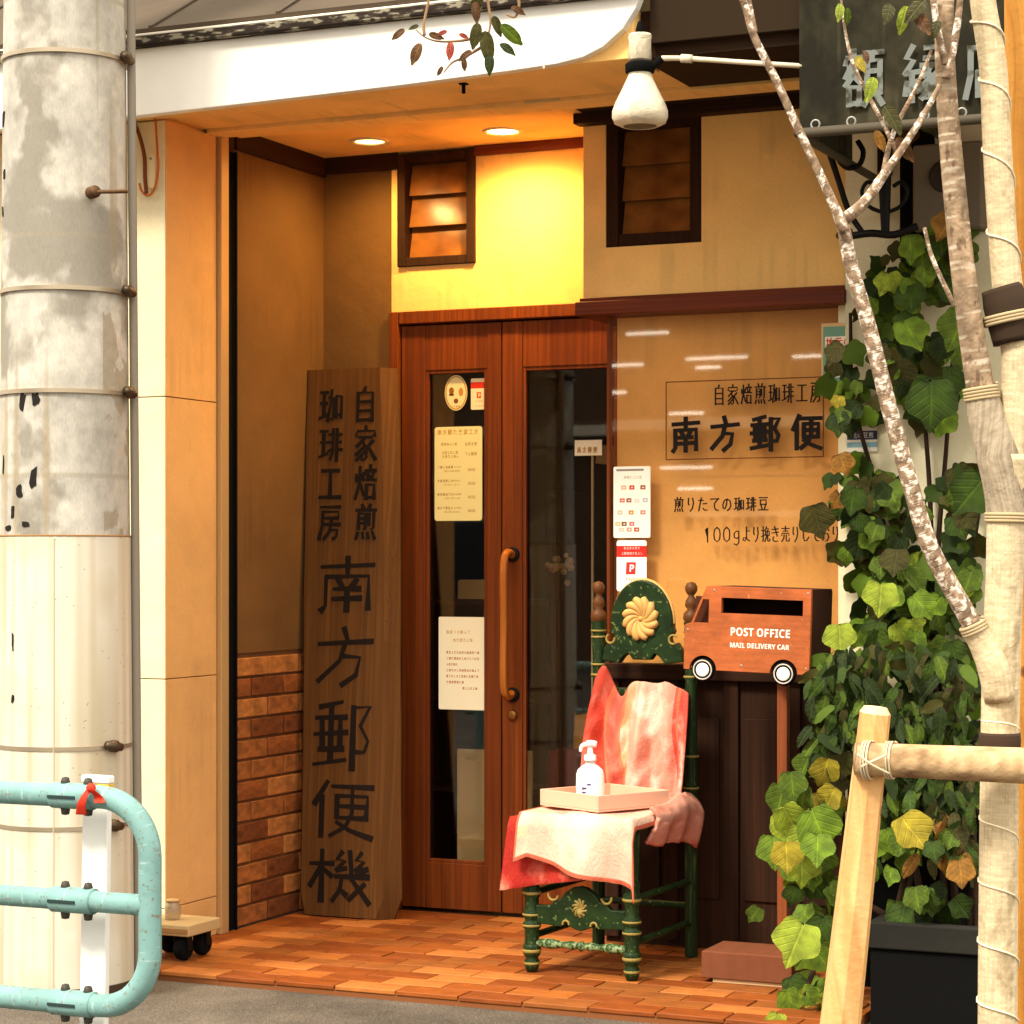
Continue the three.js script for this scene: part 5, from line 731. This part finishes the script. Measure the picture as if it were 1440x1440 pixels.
// ================================================================ young street tree with wrapped trunk, and its timber props
const Dp = (px, py, w = 4.4) => atD(px, py, w);
{
  const hemp = std({ map: tex(256, 512, (u, v) => { const k = fbm(u, v, 6, 5, 331), w = vn(u * 90, v * 8, [90, 8], 333) * 0.5 + vn(u * 8, v * 160, [8, 160], 335) * 0.5; let c = mixc([214, 196, 160], [158, 138, 104], w * 0.6); if (k > 0.6) c = mixc(c, [130, 108, 78], (k - 0.6) * 3); return c; }, [0.25, 0.5]), roughness: 0.95, bumpMap: bumpFine, bumpScale: 0.004 });
  const hempGrey = std({ map: tex(256, 512, (u, v) => { const k = fbm(u, v, 6, 5, 341), w = vn(u * 90, v * 8, [90, 8], 343); let c = mixc([176, 160, 136], [118, 104, 84], w * 0.6); if (k > 0.58) c = mixc(c, [92, 76, 58], (k - 0.58) * 3); return c; }, [0.25, 0.5]), roughness: 0.95, bumpMap: bumpFine, bumpScale: 0.004 });
  const barkM = std({ map: tex(256, 512, (u, v) => { const k = fbm(u, v, 10, 4, 351), r = fbm(u, v, 12, 3, 353), ring = vn(u * 5, v * 90, [5, 90], 355); let c = scl([146, 122, 98], 0.66 + 0.66 * k); if (r > 0.46) c = mixc(c, [226, 216, 202], Math.min(0.95, (r - 0.5) * 6)); if (ring > 0.7) c = mixc(c, [98, 72, 54], Math.min(0.7, (ring - 0.7) * 5)); return c; }, [0.12, 0.13]), roughness: 0.8, bumpMap: bumpFine, bumpScale: 0.005 });
  const barkPale = std({ map: tex(256, 512, (u, v) => { const k = fbm(u, v, 9, 5, 357), ring = vn(u * 4, v * 70, [4, 70], 358), w = fbm(u, v, 16, 3, 359); let c = scl([150, 126, 100], 0.66 + 0.6 * k); if (ring > 0.66) c = mixc(c, [206, 192, 170], Math.min(0.7, (ring - 0.66) * 4)); if (w > 0.66) c = mixc(c, [98, 76, 58], Math.min(0.7, (w - 0.66) * 7)); return c; }, [0.2, 0.5]), roughness: 0.85, bumpMap: bumpFine, bumpScale: 0.006 });
  const t = thing('street_tree', 'young street tree with a cloth wrapped trunk and bare mottled branches', 'tree', [0, 0, 0]);
  const base = Dp(1404, 1440).setY(-0.03);
  const P = [[1403, 1440], [1404, 1250], [1406, 1060], [1408, 940], [1413, 800], [1417, 700], [1416, 640]].map((q) => Dp(...q)); P.unshift(base);
  const R0 = [0.042, 0.038, 0.0375, 0.037, 0.037, 0.036, 0.04, 0.046];
  mesh('trunk', [limb(P, R0, 18, 6)], hemp, t);
  const L = [[1410, 660], [1388, 590], [1368, 480], [1352, 360], [1338, 220], [1330, 110], [1328, 20], [1335, -120], [1320, -300]].map((q, i) => Dp(q[0], q[1], 4.4 - i * 0.004));
  mesh('limb', [limb(L, [0.034, 0.029, 0.0255, 0.0235, 0.022, 0.02, 0.018, 0.015, 0.01], 14, 5)], barkPale, t);
  const ropeM = flat([176, 156, 120], 0.95), coil = (c, ax, r, n) => { const q = new THREE.Quaternion().setFromUnitVectors(V(0, 1, 0), ax.clone().normalize()), p = []; for (let i = 0; i <= n * 14; i++) { const b = i / 14 * 6.2832; p.push(V(Math.cos(b) * r, (i / (n * 14) - 0.5) * n * 0.0062, Math.sin(b) * r).applyQuaternion(q).add(c)); } return limb(p, p.map(() => 0.0036), 6, 1); };
  mesh('rope_binding', [coil(Dp(1380, 552, 4.394), Dp(1368, 480).sub(Dp(1388, 590)), 0.0325, 4)], ropeM, t); mesh('rope_binding', [coil(Dp(1417, 727), V(0, 1, 0), 0.042, 3)], ropeM, t); mesh('rope_binding', [coil(Dp(1369, 882, 4.38), Dp(1340, 830).sub(Dp(1372, 890)), 0.0242, 3)], ropeM, t);
  mesh('fork_wrap', [limb([Dp(1417, 730), Dp(1415, 690), Dp(1404, 640, 4.395), Dp(1389, 592, 4.395), Dp(1378, 545, 4.395)], [0.041, 0.043, 0.043, 0.036, 0.0315], 16, 5)], hempGrey, t);
  const R = [[1416, 700], [1430, 580], [1432, 500], [1420, 430], [1410, 330], [1402, 200], [1396, 90], [1382, 0], [1372, -140], [1380, -320]].map((q) => Dp(...q));
  mesh('limb', [limb(R, [0.03, 0.034, 0.033, 0.03, 0.028, 0.028, 0.027, 0.025, 0.02, 0.014], 16, 5)], hemp, t);
  mesh('trunk_band', [limb([Dp(1406, 1030), Dp(1406, 1042), Dp(1406, 1056)], [0.0395, 0.0405, 0.0395], 18, 3)], flat([64, 48, 36], 0.95), t);
  mesh('rubber_band', [limb([Dp(1408, 404), Dp(1414, 425), Dp(1420, 450), Dp(1426, 482)], [0.0385, 0.044, 0.044, 0.04], 18, 4)], flat([58, 44, 32], 0.95), t); mesh('rope_binding', [coil(Dp(1417, 446), Dp(1408, 404).sub(Dp(1426, 482)), 0.047, 3)], ropeM, t);
  const B1 = [[1412, 962], [1376, 894], [1340, 830], [1308, 770], [1280, 680], [1252, 580], [1222, 460], [1196, 370], [1186, 318]].map((q, i) => Dp(q[0], q[1], 4.395 - i * 0.014));
  mesh('branch', [limb(B1, [0.021, 0.02, 0.0185, 0.017, 0.016, 0.0155, 0.0145, 0.0135, 0.0125], 12, 5)], barkM, t);
  mesh('fork_wrap', [limb([Dp(1366, 878, 4.38), Dp(1382, 905, 4.385), Dp(1398, 940, 4.38), Dp(1406, 985, 4.385)], [0.0235, 0.027, 0.032, 0.03], 14, 5)], hemp, t);
  const B2 = [[1188, 325], [1160, 260], [1122, 180], [1090, 110], [1060, 50], [1040, -10], [990, -60], [900, -75], [790, -60], [705, -35]].map((q, i) => Dp(q[0], q[1], 4.27 - i * 0.004));
  mesh('branch', [limb(B2, [0.0115, 0.0085, 0.008, 0.0078, 0.0075, 0.007, 0.0065, 0.006, 0.0055, 0.005], 10, 5)], barkM, t);
  const B3 = [[1186, 310], [1215, 285], [1240, 250], [1268, 210], [1300, 160], [1322, 120]].map((q) => Dp(q[0], q[1], 4.3));
  mesh('branch', [limb(B3, [0.012, 0.0105, 0.009, 0.007, 0.006, 0.005], 10, 5)], barkM, t);
  for (const [path, r] of [[[[1240, 255], [1255, 190], [1290, 120], [1310, 70]], 0.006], [[[1262, 215], [1240, 170], [1200, 90], [1188, 40], [1180, -30]], 0.005], [[[1330, 110], [1342, 60], [1350, 0], [1352, -60]], 0.009], [[[1330, 90], [1318, 40], [1310, -20]], 0.008], [[[1052, 30], [1062, 45], [1060, 30], [1050, -20]], 0.005], [[[1342, 430], [1310, 360], [1300, 320]], 0.005]]) mesh('twig', [limb(path.map((q) => Dp(q[0], q[1], 4.33)), path.map((_, i) => r * (1 - 0.15 * i)), 8, 4)], barkM, t);
  // helical seams of the wrapping
  const seam = []; for (const [pts, rad, turns] of [[P.slice(1, 6), 0.0385, 9], [R.slice(1), 0.03, 9]]) { const c = new THREE.CatmullRomCurve3(pts, false, 'centripetal'), q = []; const n = turns * 14; for (let i = 0; i <= n; i++) { const s = i / n, p = c.getPoint(s), a = s * turns * 6.2832, rad2 = pts === P ? rad : rad * (1.02 - 0.18 * s) + 0.001; q.push(p.clone().add(V(Math.cos(a) * rad2, 0.012 * Math.sin(a + 1), Math.sin(a) * rad2))); } seam.push(limb(q, q.map(() => 0.0022), 5, 1)); }
  seam.forEach((g) => mesh('wrapping_seam', [g], flat([226, 212, 180], 0.95), t));
  // hanging spray of leaves from the long branch, and sparse leaves at the forks
  const tw = (path) => mesh('twig', [limb(path.map((q) => Dp(q[0], q[1], 4.23)), path.map((_, i) => 0.0034 - 0.0005 * i), 6, 4)], flat([142, 112, 82], 0.8), t);
  tw([[690, -36], [686, 0], [690, 30], [684, 60]]); tw([[684, 45], [660, 55], [640, 58], [615, 58], [597, 52], [585, 42]]); tw([[684, 62], [668, 72], [650, 82], [636, 88], [624, 102]]); tw([[597, 50], [596, 36], [610, -30]]); tw([[716, -36], [730, 5], [724, 24], [712, 20]]);
  const sprig = [[568, 48, 0.03, 'brown', -0.9], [588, 42, 0.02, 'olive', -1.2], [590, 68, 0.045, 'brown', -0.35], [604, 54, 0.03, 'brown', 1.3], [634, 66, 0.035, 'red', -0.1], [628, 50, 0.02, 'red', -1.2], [646, 54, 0.02, 'red', 1.2], [662, 78, 0.03, 'brown', -0.9], [652, 88, 0.025, 'brown', 0.1], [622, 100, 0.02, 'brown', -0.5], [682, 52, 0.062, 'olive', 0.15], [672, 40, 0.05, 'olive', -0.2], [706, 42, 0.055, 'mid', 0.85], [704, 68, 0.036, 'deep', 0.95], [688, 82, 0.042, 'deep', 0.0], [694, 30, 0.04, 'olive', 0.4], [668, 10, 0.04, 'brown', 0.1], [676, -8, 0.05, 'olive', -0.3], [720, 16, 0.03, 'brown', 1.1]];
  GREEN.red = leafMat([160, 66, 50], 310);
  for (const [px, py, s, tone, roll] of sprig) { const m = addLeaf(t, Dp(px, py - 6, 4.22), s * 0.9, GREEN[tone], ovals, 0, 0.5); m.rotation.z = roll; m.rotation.x = rr(-0.3, 0.2); }
  for (const [px, py, s, tone] of [[1182, 6, 0.035, 'lime'], [1192, 12, 0.03, 'mid'], [1252, 6, 0.05, 'olive'], [1275, 10, 0.05, 'lime'], [1300, 0, 0.06, 'olive'], [1205, 80, 0.035, 'yellow'], [1216, 72, 0.025, 'brown'], [1228, 110, 0.05, 'lime'], [1245, 150, 0.06, 'olive'], [1232, 185, 0.04, 'gold'], [1262, 195, 0.05, 'brown'], [1290, 20, 0.05, 'brown'], [1320, 30, 0.04, 'olive']]) addLeaf(t, Dp(px, py, 4.31), s, GREEN[tone], ovals, 0.5);
}
{
  const pole = (c, d, s) => std({ map: tex(256, 1024, (u, v) => { const w = fbm(u, v, 4, 3, s) * 0.3, g = vn((u + w) * 26, v * 5, [26, 5], s + 1) * 0.6 + vn((u + w) * 80, v * 9, [80, 9], s + 2) * 0.3; let k = mixc(c, d, g); for (let i = 0; i < 9; i++) { const du = (u - hash(i, 1, s)) * 1.0, dv = (v - hash(i, 2, s)) * 5, q = du * du + dv * dv; if (q < 0.0022) k = mixc([112, 62, 30], k, q / 0.0022 * 0.8); } return k; }, [0.28, 1.4]), roughness: 0.75, bumpMap: bumpFine, bumpScale: 0.002 });
  // leaning stake: split timber with flat faces
  const st = thing('leaning_stake', 'pale peeled timber stake leaning against the round cross bar', 'stake', [0, 0, 0]);
  const top = Dp(1231, 1003, 4.33), a = Dp(1182, 1440, 4.36), dir = a.clone().sub(top).normalize(), foot = a.clone().addScaledVector(dir, (a.y + 0.05) / -dir.y);
  const len = top.distanceTo(foot), cyl = new THREE.CylinderGeometry(0.03, 0.046, len, 7, 1).toNonIndexed(); cyl.computeVertexNormals(); cyl.rotateY(0.3); cyl.translate(0, len / 2, 0);
  const q = new THREE.Quaternion().setFromUnitVectors(V(0, 1, 0), top.clone().sub(foot).normalize()); cyl.applyQuaternion(q).translate(foot.x, foot.y, foot.z);
  mesh('timber', [boxUV(cyl)], pole([226, 184, 126], [192, 138, 80], 361), st);
  const cap = new THREE.CylinderGeometry(0.022, 0.03, 0.012, 7, 1).toNonIndexed(); cap.computeVertexNormals(); cap.rotateY(0.3).applyQuaternion(q).translate(top.x, top.y + 0.006, top.z); mesh('chamfered_top', [boxUV(cap)], flat([232, 200, 148], 0.8), st);
  const cb = thing('round_cross_bar', 'greyish round log cross bar lashed to the stakes in front of the tree', 'cross bar', [0, 0, 0]);
  const logM = std({ map: tex(512, 256, (u, v) => { const k = fbm(u, v, 6, 5, 371), g = vn(u * 6, v * 40, [6, 40], 373); let c = mixc([206, 176, 134], [150, 116, 78], g * 0.7); if (k > 0.56) c = mixc(c, [112, 86, 60], (k - 0.56) * 4); return c; }, [0.3, 0.6]), roughness: 0.9, bumpMap: bumpFine, bumpScale: 0.004 });
  const c0 = Dp(1203, 1067, 4.30), c1 = Dp(1560, 1082, 4.30); mesh('log', [limb([c0, c0.clone().lerp(c1, 0.3), c0.clone().lerp(c1, 0.65), c1], [0.031, 0.032, 0.034, 0.034], 16, 6)], logM, cb);
  const tie = (px, py, w, n, r) => { const c = Dp(px, py, w), p = []; for (let i = 0; i <= n * 16; i++) { const b = i / 16 * 6.2832; p.push(V(c.x + (i / (n * 16) - 0.5) * 0.016, c.y + Math.cos(b) * r, c.z + Math.sin(b) * r)); } return limb(p, p.map(() => 0.0022), 5, 1); };
  mesh('lashing', [tie(1222, 1069, 4.30, 3, 0.036), tie(1253, 1069, 4.30, 3, 0.0345), limb([Dp(1205, 1060, 4.25), Dp(1225, 1075, 4.245), Dp(1250, 1088, 4.26)], [0.0025, 0.0025, 0.0025], 5, 5), limb([Dp(1212, 1078, 4.25), Dp(1228, 1070, 4.245), Dp(1246, 1062, 4.26)], [0.0025, 0.0025, 0.0025], 5, 5)], flat([206, 190, 156], 0.95), cb);
  const up = thing('upright_stake', 'thick orange timber stake standing upright beside the wrapped trunk', 'stake', [0, 0, 0]);
  const u0 = Dp(1462, 1440, 4.56).setY(-0.05), u1 = Dp(1450, -300, 4.56); mesh('timber', [limb([u0, u0.clone().lerp(u1, 0.5), u1], [0.056, 0.056, 0.056], 16, 6)], pole([222, 160, 74], [186, 118, 44], 381), up); mesh('end_cap', [lathe([[0, 0.012], [0.035, 0.01], [0.056, 0]], 16).translate(u1.x, u1.y, u1.z)], flat([214, 170, 96], 0.8), up);
}
renderer.render(scene, camera);
